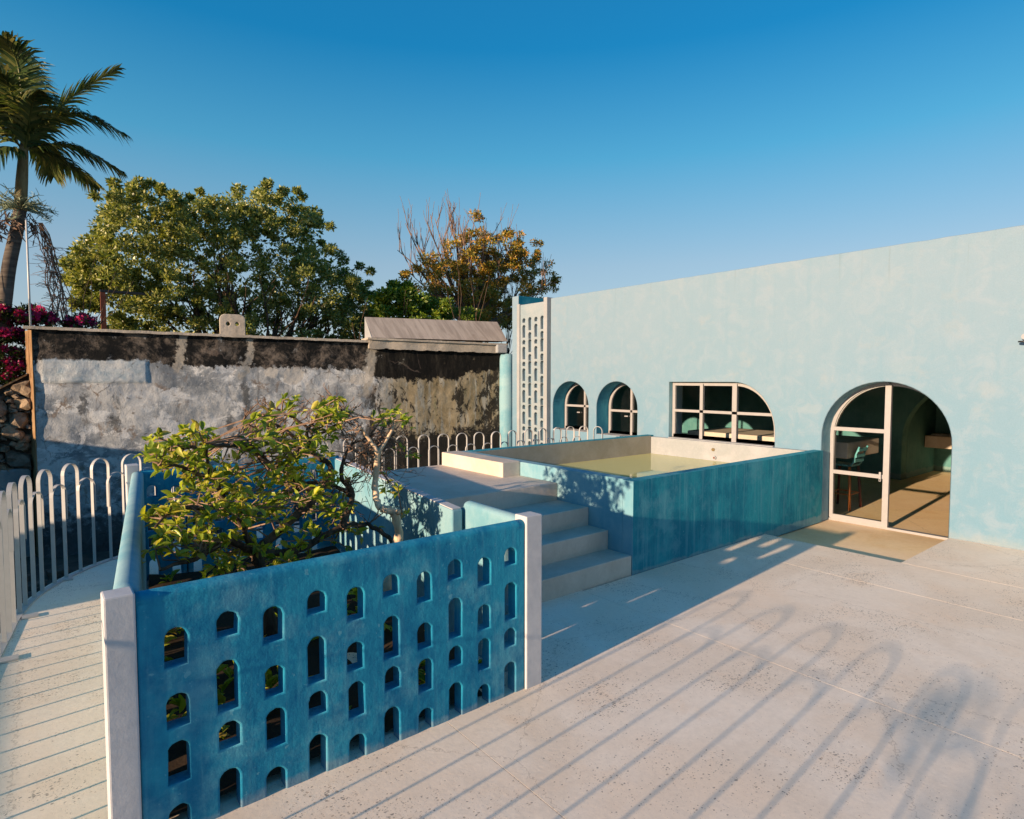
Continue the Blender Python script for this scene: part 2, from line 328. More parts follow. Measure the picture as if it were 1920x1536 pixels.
def old_wall_mat():
    t = NT('weathered_old_wall'); tc = t.n('ShaderNodeTexCoord'); sep = t.n('ShaderNodeSeparateXYZ'); t.put(sep.inputs[0], tc.outputs['Object']); u_ = sep.outputs[0]
    x = t.math('DIVIDE', t.math('MULTIPLY', u_, 11.5), t.math('SUBTRACT', 13.336, t.math('MULTIPLY', u_, .19)))
    z = t.math('ADD', 2.0, t.math('MULTIPLY', t.math('SUBTRACT', sep.outputs[2], 2.0), t.math('DIVIDE', t.math('ADD', 11.5, t.math('MULTIPLY', x, .19)), 13.1)))
    def add(a, b): return t.math('ADD', a, b)
    def mul(a, b): return t.math('MULTIPLY', a, b)
    n1 = t.noise(1.2, 8, .7, dist=.3); n2 = t.noise(3.4, 8, .72, dist=.5); n3 = t.noise(9, 6, .7); nf = t.noise(34, 5, .7)
    edge = add(mul(t.math('SUBTRACT', n2, .5), .55), mul(t.math('SUBTRACT', n3, .5), .26))
    st = t.noise(1, 6, .68, vec=t.scale(t.pos, (7, 7, 1.1)), dist=.3)
    # left body: whitish grey with blue-grey and brown clouds
    body = t.mix(t.step(n1, .36, .62), (.16, .185, .215), (.40, .42, .44))
    body = t.mix(mul(t.step(n2, .50, .66), .7), body, (.50, .525, .55))
    body = t.mix(mul(t.step(t.noise(2.1, 7, .7, dist=.9), .54, .62), .75), body, (.17, .13, .10))
    body = t.mix(mul(t.step(t.noise(1.6, 8, .72, vec=t.scale(t.pos, (1, 1, 1.4)), dist=.4), .52, .56), .8), body, (.56, .585, .61))
    body = t.mix(mul(t.step(t.noise(4.2, 8, .78, dist=.4), .60, .64), .7), body, (.10, .10, .105))
    body = t.mix(mul(t.step(st, .55, .70), mul(t.step(x, 2.0, 3.6), .8)), body, (.075, .08, .085))
    body = t.mix(mul(t.step(t.noise(6.5, 7, .75, dist=.7), .60, .67), .75), body, (.10, .08, .065))
    # right body: mustard-beige, peeling, mossy
    rb = t.mix(t.step(n1, .35, .65), (.20, .165, .10), (.32, .28, .20))
    rb = t.mix(mul(t.step(st, .50, .62), .8), rb, (.30, .31, .29))
    rb = t.mix(mul(t.step(t.noise(1, 5, .7, vec=t.scale(t.pos, (5, 5, 1))), .6, .7), .6), rb, (.14, .15, .08))
    xs = add(x, mul(t.math('SUBTRACT', n2, .5), .8))
    right = t.step(xs, 5.3, 6.2)
    c = t.mix(right, body, rb)
    # black flakes on the right, denser at certain columns and low down
    fl = t.noise(1, 8, .78, vec=t.scale(t.pos, (5.5, 5.5, 2.8)), dist=.6)
    colm = t.noise(1, 3, .5, vec=t.scale(t.pos, (1.7, 1.7, .12)))
    low = t.step(z, .95, .35); flk = t.step(add(add(fl, mul(t.math('SUBTRACT', colm, .5), .35)), mul(low, .13)), .535, .56)
    c = t.mix(mul(flk, mul(t.step(xs, 5.0, 5.5), .93)), c, (.018, .017, .016))
    # black foot of the wall
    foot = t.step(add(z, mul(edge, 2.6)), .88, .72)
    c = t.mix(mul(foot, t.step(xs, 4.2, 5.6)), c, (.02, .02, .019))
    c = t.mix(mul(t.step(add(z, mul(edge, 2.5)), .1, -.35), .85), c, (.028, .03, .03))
    # dark lichen band under the coping: left and right sections hang differently
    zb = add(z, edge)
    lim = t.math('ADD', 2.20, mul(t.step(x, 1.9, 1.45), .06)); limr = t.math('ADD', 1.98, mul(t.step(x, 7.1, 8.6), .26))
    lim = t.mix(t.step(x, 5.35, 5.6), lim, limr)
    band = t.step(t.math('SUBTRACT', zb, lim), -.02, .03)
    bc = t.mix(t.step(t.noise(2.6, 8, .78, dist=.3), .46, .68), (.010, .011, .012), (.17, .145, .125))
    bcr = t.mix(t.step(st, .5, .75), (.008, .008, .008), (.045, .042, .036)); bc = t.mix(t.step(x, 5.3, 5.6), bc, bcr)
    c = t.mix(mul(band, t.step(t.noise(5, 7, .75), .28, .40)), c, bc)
    # repair plaster rectangle at upper left
    px = mul(t.step(add(x, mul(edge, .25)), .10, .14), t.step(add(x, mul(edge, .35)), 1.52, 1.47)); pz = mul(t.step(add(z, mul(edge, .12)), 1.93, 1.955), t.step(add(z, mul(edge, .35)), 2.32, 2.27))
    pc = t.mix(t.step(t.noise(2.5, 6, .65), .4, .62), (.28, .36, .43), (.50, .53, .55)); patch = mul(px, pz); c = t.mix(patch, c, pc)
    # pale vertical drips crossing the band
    for cx, w, zl in ((1.93, .075, 2.05), (3.02, .085, 1.93), (5.42, .13, 1.6)):
        d = t.math('ABSOLUTE', t.math('SUBTRACT', add(x, add(mul(t.math('SUBTRACT', n3, .5), .26), mul(t.math('SUBTRACT', n2, .5), .35))), t.math('ADD', cx, mul(t.math('SUBTRACT', z, 2.3), .2))))
        c = t.mix(mul(mul(t.step(d, w, w*.5), t.step(z, zl, zl+.12)), .85), c, (.33, .315, .285))
    for cx, cz, w, h in ((3.45, 2.12, .14, .10), (3.85, 2.06, .2, .16), (5.2, 2.0, .22, .12), (.93, 1.5, .0, .0)):
        if w: 
            dx = t.math('DIVIDE', t.math('SUBTRACT', add(x, mul(edge, .5)), cx), w); dz = t.math('DIVIDE', t.math('SUBTRACT', add(z, mul(edge, .5)), cz), h)
            c = t.mix(mul(t.step(add(mul(dx, dx), mul(dz, dz)), 1.0, .75), .85), c, (.43, .42, .40))
    for cx, cz, w, h in ((.62, 1.55, .07, .34), (1.02, 1.42, .075, .40), (3.0, 1.55, .1, .5), (2.75, 1.1, .07, .3)):
        dx = t.math('DIVIDE', t.math('SUBTRACT', add(x, mul(edge, .8)), cx), w); dz = t.math('DIVIDE', t.math('SUBTRACT', z, cz), h)
        c = t.mix(mul(mul(t.step(add(mul(dx, dx), mul(dz, dz)), 1.2, .4), t.step(n2, .40, .56)), .85), c, (.06, .065, .07))
    c = t.mix(.4, c, t.mix(t.step(nf, .3, .7), (.78, .78, .78), (1.12, 1.12, 1.12)), 'MULTIPLY')
    cr = t.vor(.9, 'DISTANCE_TO_EDGE', vec=t.mix(.25, t.pos, t.n('ShaderNodeTexNoise').outputs[1], 'ADD'))
    c = t.mix(t.math('MULTIPLY', t.step(cr, .012, .004), t.math('MULTIPLY', t.step(n1, .5, .6), .6)), c, (.10, .08, .07))
    h = add(add(mul(n2, .6), mul(nf, .18)), mul(patch, .15))
    n = t.bump(h, .75, .045); n = t.bump(t.math('MULTIPLY', flk, -1), .5, .012, n); n = t.bump(t.noise(60, 4, .7), .5, .006, n)
    return t.done(t.bsdf(c, .9, n, spec=.12))
M['oldwall'] = old_wall_mat()
M['grout'] = plaster('sandy_grout', (.42, .35, .28), (.50, .42, .34), .95, .3)
M['oldp'] = plaster('bluish_old_plaster', (.16, .18, .20), (.26, .27, .27), .9, 1)
M['coping'] = plaster('pale_cracked_coping', (.30, .27, .23), (.42, .38, .33), .85, .8)
def wedge_mat():
    t = NT('streaked_concrete_slope'); f = t.noise(1, 5, .65, vec=t.scale(t.pos, (9, 1.2, 1.2)), dist=.4)
    c = t.mix(t.step(f, .35, .68), (.40, .345, .30), (.27, .23, .20)); c = t.mix(t.math('MULTIPLY', t.step(t.noise(2, 6, .7), .55, .7), .5), c, (.15, .11, .085))
    return t.done(t.bsdf(c, .85, t.bump(f, .3, .01), spec=.15))
M['wedge'] = wedge_mat()
M['ochre'] = plaster('ochre_render', (.20, .11, .05), (.30, .20, .11), .85, .8)
def stone_mat():
    t = NT('rubble_stone'); oi = t.n('ShaderNodeObjectInfo'); base = t.ramp(oi.outputs['Random'], [(0, (.12, .10, .085)), (.4, (.22, .18, .14)), (.7, (.30, .23, .16)), (1, (.17, .16, .155))])
    c = t.mix(.7, base, t.mix(t.step(t.noise(7, 7, .75), .35, .65), (.5, .48, .46), (1.3, 1.25, 1.2)), 'MULTIPLY')
    n = t.bump(t.noise(9, 7, .7), .9, .04); return t.done(t.bsdf(c, .9, t.bump(t.noise(50, 4, .7), .6, .008, n), spec=.1))
M['stone'] = stone_mat(); M['mortar'] = plaster('dark_mortar', (.05, .042, .036), (.10, .08, .065), .95, 1)
M['ground'] = plaster('rubbly_earth', (.05, .045, .04), (.09, .08, .065), .95, 1)

# ================================================================ SETTING: ground and terrace
g_ = MB(); g_.add([(-400, -400, -1.1), (500, -400, -1.1), (500, 500, -1.1), (-400, 500, -1.1)], [(0, 1, 2, 3)])
tag(g_.obj('ground', M['ground']), kind='structure')

def catmull(P, n=8):
    out = []
    for i in range(len(P)-1):
        p0, p1, p2, p3 = P[max(i-1, 0)], P[i], P[i+1], P[min(i+2, len(P)-1)]
        for k in range(n):
            t = k/n; out.append(tuple(.5*((2*b)+(c-a)*t+(2*a-5*b+4*c-d)*t*t+(-a+3*b-3*c+d)*t**3) for a, b, c, d in zip(p0, p1, p2, p3)))
    out.append(tuple(P[-1])); return out
# tall hoop centres measured along the curved railing
TALL = [(-.87, .33), (-.86, .76), (-.82, 1.19), (-.76, 1.62), (-.70, 2.05), (-.64, 2.48), (-.58, 2.92), (-.52, 3.36), (-.465, 3.80), (-.41, 4.23), (-.355, 4.67), (-.30, 5.10), (-.25, 5.54), (-.195, 5.98),
        (-.14, 6.42), (-.055, 6.82), (.085, 7.17), (.295, 7.52), (.57, 7.83), (.885, 8.05), (1.235, 8.20), (1.60, 8.28), (2.0, 8.32), (2.40, 8.33), (2.80, 8.32), (3.2, 8.29), (3.6, 8.24), (3.98, 8.16),
        (4.36, 8.08), (4.71, 8.02), (5.03, 7.97), (5.33, 7.90), (5.63, 7.85), (5.93, 7.79), (6.27, 7.79), (6.62, 7.79), (6.95, 7.79), (7.30, 7.79), (7.60, 7.77), (7.87, 7.70)]
RAILC = catmull([(-.80, -2.5), (-.86, -1.2), (-.88, -.1)]+TALL+[(7.97, 7.5)], 6)
edge = [(x-.06, y) for x, y in RAILC if y < 7.2]+[(x-.04, y+.06) for x, y in RAILC if y >= 7.2 and x < 7.8]
terr = tag(MB().prism([(x+.03, y-.03) for x, y in edge]+[(8.95, 7.7), (8.95, 3.95), (7.36, 3.95), (7.36, 2.37), (8.98, 2.37), (8.98, -3), (-.7, -3)], -1.1, -.1).obj('terrace', M['wedge']), kind='structure')
J = .004
def slab(poly, z0=-.095, z1=0): return MB().prism(poly, z0, z1).obj('paving_slab', M['terrace'], terr)
slab(edge[:0]+[(x, y) for x, y in edge if x < 1.80]+[(1.84-J/2, 8.25), (1.84-J/2, -3), (-.83, -3)])
slab([(1.84+J/2, -3), (4.03-J/2, -3), (4.03-J/2, 8.1), (1.84+J/2, 8.25)])
slab([(4.03+J/2, -3), (6.36-J/2, -3), (6.36-J/2, 3.93), (4.03+J/2, 3.93)])
slab([(6.36+J/2, -3), (7.36, -3), (7.36, 3.93), (6.36+J/2, 3.93)])
slab([(7.36+J, -3), (8.99, -3), (8.99, 2.37), (7.36+J, 2.37)])
for jx, ja, jb in ((1.84, -3, 8.2), (4.03, -3, 3.93), (6.36, -3, 3.93), (7.362, -3, 2.369)): MB().box((jx-.0035, ja, -.09), (jx+(.0075 if jx > 7 else .0035), jb, -.0012)).obj('grout', M['grout'], terr)
MB().box((7.30, 2.30, -.4), (9.30, 3.97, -.1)).obj('doorway_floor', M['pad'], terr)
g2 = MB()  # interior floor is one polished sheet
g2.box((9.302, .8, -.4), (16.2, 10.6, -.1)); tag(g2.obj('interior_floor', M['pad']), kind='structure')

# ================================================================ HOUSE
house = thing('house', 'pale blue stucco house front with arched openings beyond the terrace', 'house', (9.0, 5, 0))
door_c, door_w = 3.18, 1.59
def quarter(y0, y1, ys, z0, z1, zs, n=14):     # rectangle whose right (small y) upper corner is a quarter ellipse
    return [(y0, z0), (y1, z0), (y1, z1)]+[(ys-(ys-y0)*sin(pi/2*k/n), zs+(z1-zs)*cos(pi/2*k/n)) for k in range(n+1)]
W1 = (9.215, 1.09, .90, 1.955); W2 = (7.92, 1.06, .88, 1.955)
holes = [arch(door_c, -.1, 1.967, door_w, 28), arch(W1[0], W1[2], W1[3], W1[1], 22), arch(W2[0], W2[2], W2[3], W2[1], 22), quarter(4.68, 6.67, 5.40, .945, 1.952, 1.15)]
door_hole = holes[0]
outer = [(-9, -.9), (door_c-door_w/2, -.9)]+[(p[0], p[1]) for p in ([(door_c-door_w/2, -.1)]+door_hole[2:][::-1]+[(door_c+door_w/2, -.1)])]+[(door_c+door_w/2, -.9), (9.832, -.9)]+[(9.832-18.832*k/90, 3.78+.007*mnoise.noise(Vector((k*.9, 0, 0)))) for k in range(91)]
me = curve_mesh('wall', [outer]+holes[1:], .42, .012, 1); me.materials.append(M['facade'])
fo = obj('wall', me, None, house); orient(fo, (0, 1, 0), (9.0+.21, 0, 0)); fo.matrix_parent_inverse = Matrix.Translation(-WL['house'])
# reveals, window shade put into the deep turquoise: bands lining each opening, 2 mm proud
def reveal(loop, x0, x1, name='reveal', closed=False, inset=.004, mat='reveal', skip_bottom=True):
    cx = sum(p[0] for p in loop)/len(loop); cz = sum(p[1] for p in loop)/len(loop)
    pts = [(p[0]+(cx-p[0])*inset, p[1]+(cz-p[1])*inset) for p in loop[1:]]+[(loop[0][0]+(cx-loop[0][0])*inset, loop[0][1]+(cz-loop[0][1])*inset)]
    m = MB(); n = len(pts); m.add([(x0, y, z) for y, z in pts]+[(x1, y, z) for y, z in pts], [(i, i+1, n+i+1, n+i) for i in range(n-1)])
    return m.obj(name, M[mat], house)
reveal(holes[1], 9.012, 9.40); reveal(holes[2], 9.012, 9.40); reveal(door_hole, 9.012, 9.40, mat='pale_sunlit'); reveal(holes[3], 9.012, 9.20, mat='pale_sunlit')
for wy, ww, z0, z1 in (W1, W2): MB().box((9.02, wy-ww/2+.01, z0-.02), (9.40, wy+ww/2-.01, z0+.006)).obj('sill', M['white'], house)
MB().box((8.985, 4.70, .925), (9.20, 6.66, .956)).obj('sill', M['white'], house)
# lattice tower
def hole_rows(z_base, cols, nper, w=.084, first=0):
    out = []
    for i, c in enumerate(cols):
        for p in range(nper):
            zz = z_base+p*.5
            if (i+first) % 2 == 0: hs = [(.0, .128), (.235, .415), (.48, .625), (.745, .915)] if False else [(.0, .128), (.235, .415)]
            else: hs = [(.0, .208), (.312, .43)]
            for a, b in hs: out.append((c, zz+a, zz+b))
    return out
tcols = [9.957+.107+.2105*k for k in range(4)]
tl = [[(9.90, -.5), (10.87, -.5), (10.87, 3.72), (9.90, 3.72)]]
for i, c in enumerate(tcols):
    for p in range(6):
        zz = .46+p*.5
        for a, b in ([(.0, .29), (.345, .475-.03)] if i % 2 else [(.16, .45+.005), (-.04, .115)]):
            tl.append(arch(c, zz+a, zz+b, .118, 8))
me = curve_mesh('lattice_panel', tl, .08, .008, 1); me.materials.append(M['latt'])
lo = obj('lattice_panel', me, None, house); orient(lo, (0, 1, 0), (8.99, 0, 0)); lo.matrix_parent_inverse = Matrix.Translation(-WL['house'])
MB().box((9.034, 9.88, -.5), (9.1, 10.88, 3.70)).obj('lattice_backing', M['facade'], house)
MB().box((8.90, 9.842, -.5), (9.10, 9.957, 3.80)).obj('pilaster', M['white'], house, bevel=.006)
MB().box((8.92, 10.815, -.5), (9.10, 10.915, 3.74)).obj('pilaster', M['white'], house, bevel=.006)
MB().box((8.985, 10.917, -.9), (12.6, 11.15, 3.95)).obj('parapet_return', M['pool'], house, bevel=.01)  # shaded blue copy: the side's shade is put into the colour
MB().box((8.975, 10.917, -.9), (8.983, 11.148, 3.945)).obj('parapet_sunlit_end', M['facade'], house)  # thin sheet added to colour the parapet's lit end paler
MB().tube([(8.98, 11.36, -1), (8.98, 11.36, 1), (8.975, 11.36, 2.5), (8.98, 11.36, 2.6)], [.20, .19, .18, .165], 20).obj('round_buttress', M['pale_sunlit'], house, smooth=True)
# windows: frames (bars) and panes as parts of each window
def xbar(m, x, d, pts, w):
    """bar following 2-D pts in the (y,z) plane at depth x..x+d with in-plane width w"""
    P = [Vector((0, p[0], p[1])) for p in pts]; vs = []
    for i, p in enumerate(P):
        a = (P[i]-P[i-1]).normalized() if i else (P[1]-P[0]).normalized(); b = (P[i+1]-P[i]).normalized() if i < len(P)-1 else a
        t = (a+b).normalized(); nrm = Vector((0, -t.z, t.y)); k = 1/max(.3, nrm.dot(Vector((0, -a.z, a.y))))
        for q in ((x, -1), (x+d, -1), (x+d, 1), (x, 1)): vs.append(Vector((q[0], 0, 0))+p+nrm*q[1]*w/2*k)
    fs = [(i*4+k, (i+1)*4+k, (i+1)*4+(k+1) % 4, i*4+(k+1) % 4) for i in range(len(P)-1) for k in range(4)]+[(0, 1, 2, 3), tuple((len(P)-1)*4+k for k in (3, 2, 1, 0))]
    return m.add(vs, fs)
def shrink(loop, d):
    ys = [p[0] for p in loop]; zs = [p[1] for p in loop]; cy, cz = (min(ys)+max(ys))/2, (min(zs)+max(zs))/2
    ky = 1-2*d/(max(ys)-min(ys)); kz = 1-2*d/(max(zs)-min(zs)); return [(cy+(y-cy)*ky, cz+(z-cz)*kz) for y, z in loop]
def sub(name, m, mat, parent, bevel=0): o = obj(name, m.mesh(name, False, bevel), mat, None); o.parent = parent; return o
def window(loop, x, bars, name='window', w=.055, d=.05):
    fr = MB(); lp = shrink(loop, w/2+.004); xbar(fr, x, d, lp+[lp[0], lp[1]], w)
    for b in bars: xbar(fr, x-.006, d+.012, b[:2], b[2])
    win = fr.obj(name, M['frame'], house)
    gl = shrink(loop, w*.8); pane = MB().add([(x+d/2, y, z) for y, z in gl], [tuple(range(len(gl)))])
    sub('pane', pane, M['glass'], win); return win
w1 = window(arch(9.215, .90, 1.95, 1.07, 22), 9.36, [((9.12, .90), (9.12, 1.93), .05), ((8.70, 1.42), (9.73, 1.42), .045)])
w2 = window(arch(7.92, .88, 1.95, 1.04, 22), 9.36, [((7.83, .88), (7.83, 1.94), .05), ((7.41, 1.36), (8.43, 1.36), .045)])
for wv, yy, zz in ((w1, 9.20, 1.28), (w2, 7.86, 1.26)): sub('window_handle', MB().box((9.30, yy-.012, zz-.01), (9.352, yy+.012, zz+.012)).box((9.30, yy-.012, zz-.01), (9.315, yy+.10, zz+.012)), M['frame'], wv)
ww = window(quarter(4.685, 6.665, 5.40, .957, 1.948, 1.15), 9.10, [((6.06, .957), (6.06, 1.94), .06), ((5.43, .957), (5.43, 1.94), .085), ((4.71, 1.44), (6.64, 1.44), .045)])
for gy in (6.018, 5.378): sub('seal', MB().box((9.088, gy, .98), (9.0935, gy+.008, 1.92)), M['black'], ww)
# door: glazed left leaf with rails, open right half
dm = MB(); dl = shrink(arch(door_c, -.1, 1.96, 1.575, 28), .03); xbar(dm, 9.30, .05, [dl[1]]+dl[2:]+[dl[0]], .045)
dm.box((9.285, door_c-.79, -.1), (9.36, door_c+.79, -.07))
door = dm.obj('arched_door', M['frame'], house)
lf = MB(); yc = at_x(1662, 900, 9.3).y
arc = [p for p in arch(door_c, -.1, 1.95, 1.53, 28)[2:] if p[0] > yc+.02][::-1]
xbar(lf, 9.27, .05, [(yc, -.07), (yc, 1.93)], .075); xbar(lf, 9.275, .04, [(yc, 1.925)]+arc+[(door_c+.75, -.05)], .05)
zr1 = at_x(1610, 806, 9.29).z; zr2 = at_x(1610, 889, 9.29).z
xbar(lf, 9.272, .045, [(yc, zr1), (door_c+.74, zr1)], .055); xbar(lf, 9.272, .045, [(yc, zr2), (door_c+.74, zr2)], .055); xbar(lf, 9.272, .045, [(yc, -.035), (door_c+.75, -.035)], .07)
leaf = sub('door_leaf', lf, M['frame'], door)
gl = [(yc, -.03)]+[(yc, 1.91)]+[(p[0], p[1]-.02) for p in arc]+[(door_c+.74, -.03)]
sub('door_pane', MB().add([(9.295, y, z) for y, z in gl], [tuple(range(len(gl)))]), M['glass'], door)
sub('door_handle', MB().box((9.22, yc+.045, zr2-.06), (9.235, yc+.07, zr2+.07)).box((9.22, yc+.05, zr2-.05), (9.27, yc+.065, zr2-.03)), M['frame'], door)
# interior shell
MB().box((9.42, .7, -.4), (16.4, .8, 2.6)).obj('interior_wall', M['intw'], house); MB().box((9.42, 10.6, -.4), (16.4, 10.7, 2.6)).obj('interior_wall', M['intw'], house)
MB().box((16.15, .8, -.4), (16.3, 10.6, 2.6)).obj('interior_wall', M['intw'], house)
MB().box((9.425, -9, 2.6), (16.4, 10.9, 2.8)).obj('roof', M['intw'], house)
MB().box((9.42, -9, -.9), (9.6, .7, 3.7)).obj('interior_wall', M['intw'], house)
me = curve_mesh('partition_wall', [[(.8, -.1), (2.2, -.1)]+arch(3.4, -.1, 1.95, 2.4, 20)[2:][::-1]+[(4.6, -.1), (10.6, -.1), (10.6, 2.59), (.8, 2.59)]], .3, .01)
me.materials.append(M['intw']); po = obj('partition_wall', me, None, house); orient(po, (0, 1, 0), (14.25, 0, 0)); po.matrix_parent_inverse = Matrix.Translation(-WL['house'])
MB().box((14.41, 4.6, -.1), (16.14, 4.75, 2.59)).obj('interior_wall', M['intw'], house)
# wall lamp at the right
lp = at_x(1917, 637, 9.0); wl = thing('wall_lamp', 'small dark wall lamp cut off by the right edge on the blue facade', 'lamp', (9.0, lp.y, lp.z))
MB().tube([(8.99, lp.y-.04, lp.z+.02), (8.90, lp.y-.04, lp.z+.03)], .035, 12).obj('lamp_body', M['white'], wl); MB().tube([(8.90, lp.y-.04, lp.z-.02), (8.90, lp.y-.04, lp.z-.035)], .06, 16).obj('lamp_shade', M['black'], wl)

# furniture inside
isl = thing('kitchen_island', 'thick beige plaster island slab inside, seen through door and wide window', 'counter', (10.6, 5.6, -.1))
MB().box((10.05, 4.03, .74), (11.3, 7.0, 1.0)).obj('counter_slab', M['plaster'], isl, bevel=.02)
MB().box((10.5, 4.75, -.1), (11.1, 6.5, .738)).obj('pedestal', M['dark'], isl)
shf = thing('wall_counter', 'floating beige counter in the back room behind the open door', 'counter', (15.8, 3, .5))
MB().box((15.4, .85, .50), (16.14, 4.58, .76)).obj('counter_slab', M['plaster'], shf, bevel=.01)
MB().box((15.55, .85, .762), (15.9, 4.5, .80)).obj('counter_top', M['wedge'], shf)
st = thing('bar_stool', 'teal slatted bar stool with orange legs behind the glass door leaf', 'stool', (10.37, 4.2, -.1))
SX0, SX1, SY0, SY1 = 10.16, 10.58, 4.02, 4.38
for x, y, m in ((SX0, SY0, 'orange'), (SX1, SY0, 'rust'), (SX0, SY1, 'rust'), (SX1, SY1, 'rust')):
    cx_ = 10.37+(x-10.37)*.8; cy_ = 4.2+(y-4.2)*.8
    MB().tube([(x, y, -.1), (cx_, cy_, .60)], [.02, .024], 8).obj('leg', M[m], st, smooth=True)
MB().tube([(SX0+.02, SY0+.02, .15), (SX1-.02, SY0+.02, .15), (SX1-.02, SY1-.02, .15), (SX0+.02, SY1-.02, .15), (SX0+.02, SY0+.02, .15)], .011, 6).obj('foot_ring', M['orange'], st)
for k in range(5): MB().box((10.20, 4.03+k*.07, .60), (10.54, 4.03+k*.07+.055, .625)).obj('seat_slat', M['tealp'], st, bevel=.004)
for x in (10.21, 10.53): MB().tube([(x, 4.05, .60), (x, 4.01, .66), (x, 3.97, .80), (x, 3.92, .93)], .014, 8).obj('back_upright', M['tealp'], st, smooth=True)
for z, y in ((.70, 3.995), (.78, 3.975), (.88, 3.94)): MB().box((10.20, y-.02, z-.027), (10.54, y-.005, z+.027)).obj('back_slat', M['tealp'], st, bevel=.004)

# ================================================================ POOL AND STEPS
PX0, PX1, PY0, PY1, PZ, T = 4.75, 8.90, 3.94, 7.14, .97, .14
pool = thing('plunge_pool', 'raised blue plunge pool with beige lining against the house', 'pool', (6.8, 5.5, 0))
def pwall(a, b, c, d, mat='pool'):
    o = MB().box(a, b).obj('pool_wall', M[mat], pool, bevel=.005); l = sub('lining', MB().box(c, d), M['poolin'], o); l.matrix_parent_inverse = Matrix.Translation(-WL['plunge_pool']) if False else Matrix(); return o
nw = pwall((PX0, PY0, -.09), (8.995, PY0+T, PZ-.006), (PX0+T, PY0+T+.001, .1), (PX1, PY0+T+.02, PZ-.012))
nw.data.materials.append(M['pale_sunlit'])
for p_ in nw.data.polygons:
    if p_.normal.x < -.9: p_.material_index = 1  # sun-facing end takes the sunlit copy of the same paint
pwall((PX0, PY0+T+.001, -.09), (PX0+T, PY1, PZ), (PX0+T+.001, PY0+T+.021, .1), (PX0+T+.02, PY1-T-.021, PZ-.01), 'pale_sunlit')  # sun-facing wall: sunlight put into a paler copy of the pool paint
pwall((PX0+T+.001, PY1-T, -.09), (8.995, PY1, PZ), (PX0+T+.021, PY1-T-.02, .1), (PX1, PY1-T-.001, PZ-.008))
MB().box((PX1, PY0+T+.021, -.09), (8.983, PY1-T-.021, .945)).obj('pool_wall', M['white'], pool, bevel=.006)
MB().box((PX0+T, PY0+T, 0), (PX1, PY1-T, .12)).obj('pool_floor', M['poolin'], pool)
MB().add([(PX0+T+.02, PY0+T+.02, .637), (PX1-.001, PY0+T+.02, .637), (PX1-.001, PY1-T-.02, .637), (PX0+T+.02, PY1-T-.02, .637)], [(0, 1, 2, 3)]).obj('water', M['water'], pool)
for y, z, r, mt in ((5.678, .825, .026, 'chrome'), (5.65, .69, .03, 'white'), (5.648, .60, .03, 'white')):
    MB().tube([(8.899, y, z), (8.872, y, z)], r, 16).obj('pool_jet', M[mt], pool)
    if mt == 'white': MB().tube([(8.872, y, z), (8.868, y, z)], r*.55, 12).obj('jet_nozzle', M['rust'], pool)
stairs = thing('steps', 'beige plaster steps rising along the pool to a raised landing', 'steps', (3.6, 4.5, 0))
def xl(y): return 2.455+(y-3.63)*.143       # outer edge of the slanting planter wall
SB = [(3.95, 4.27, .2), (4.27, 4.56, .4), (4.56, 5.06, .6)]
for y0, y1, z in SB: MB().box((2.62, y0, -.05+(.0 if z == .2 else 0)), (4.747, y1+.02 if z < .6 else y1, z)).obj('step', M['plaster'], stairs, bevel=.010)
MB().prism([(2.62, 5.06), (4.747, 5.06), (4.747, 7.16), (2.86, 7.16)], -.05, .8).obj('landing', M['plaster'], stairs, bevel=.012)
MB().box((4.47, 5.74, .79), (4.747, 7.13, .982)).obj('pool_step', M['plaster'], stairs, bevel=.012)

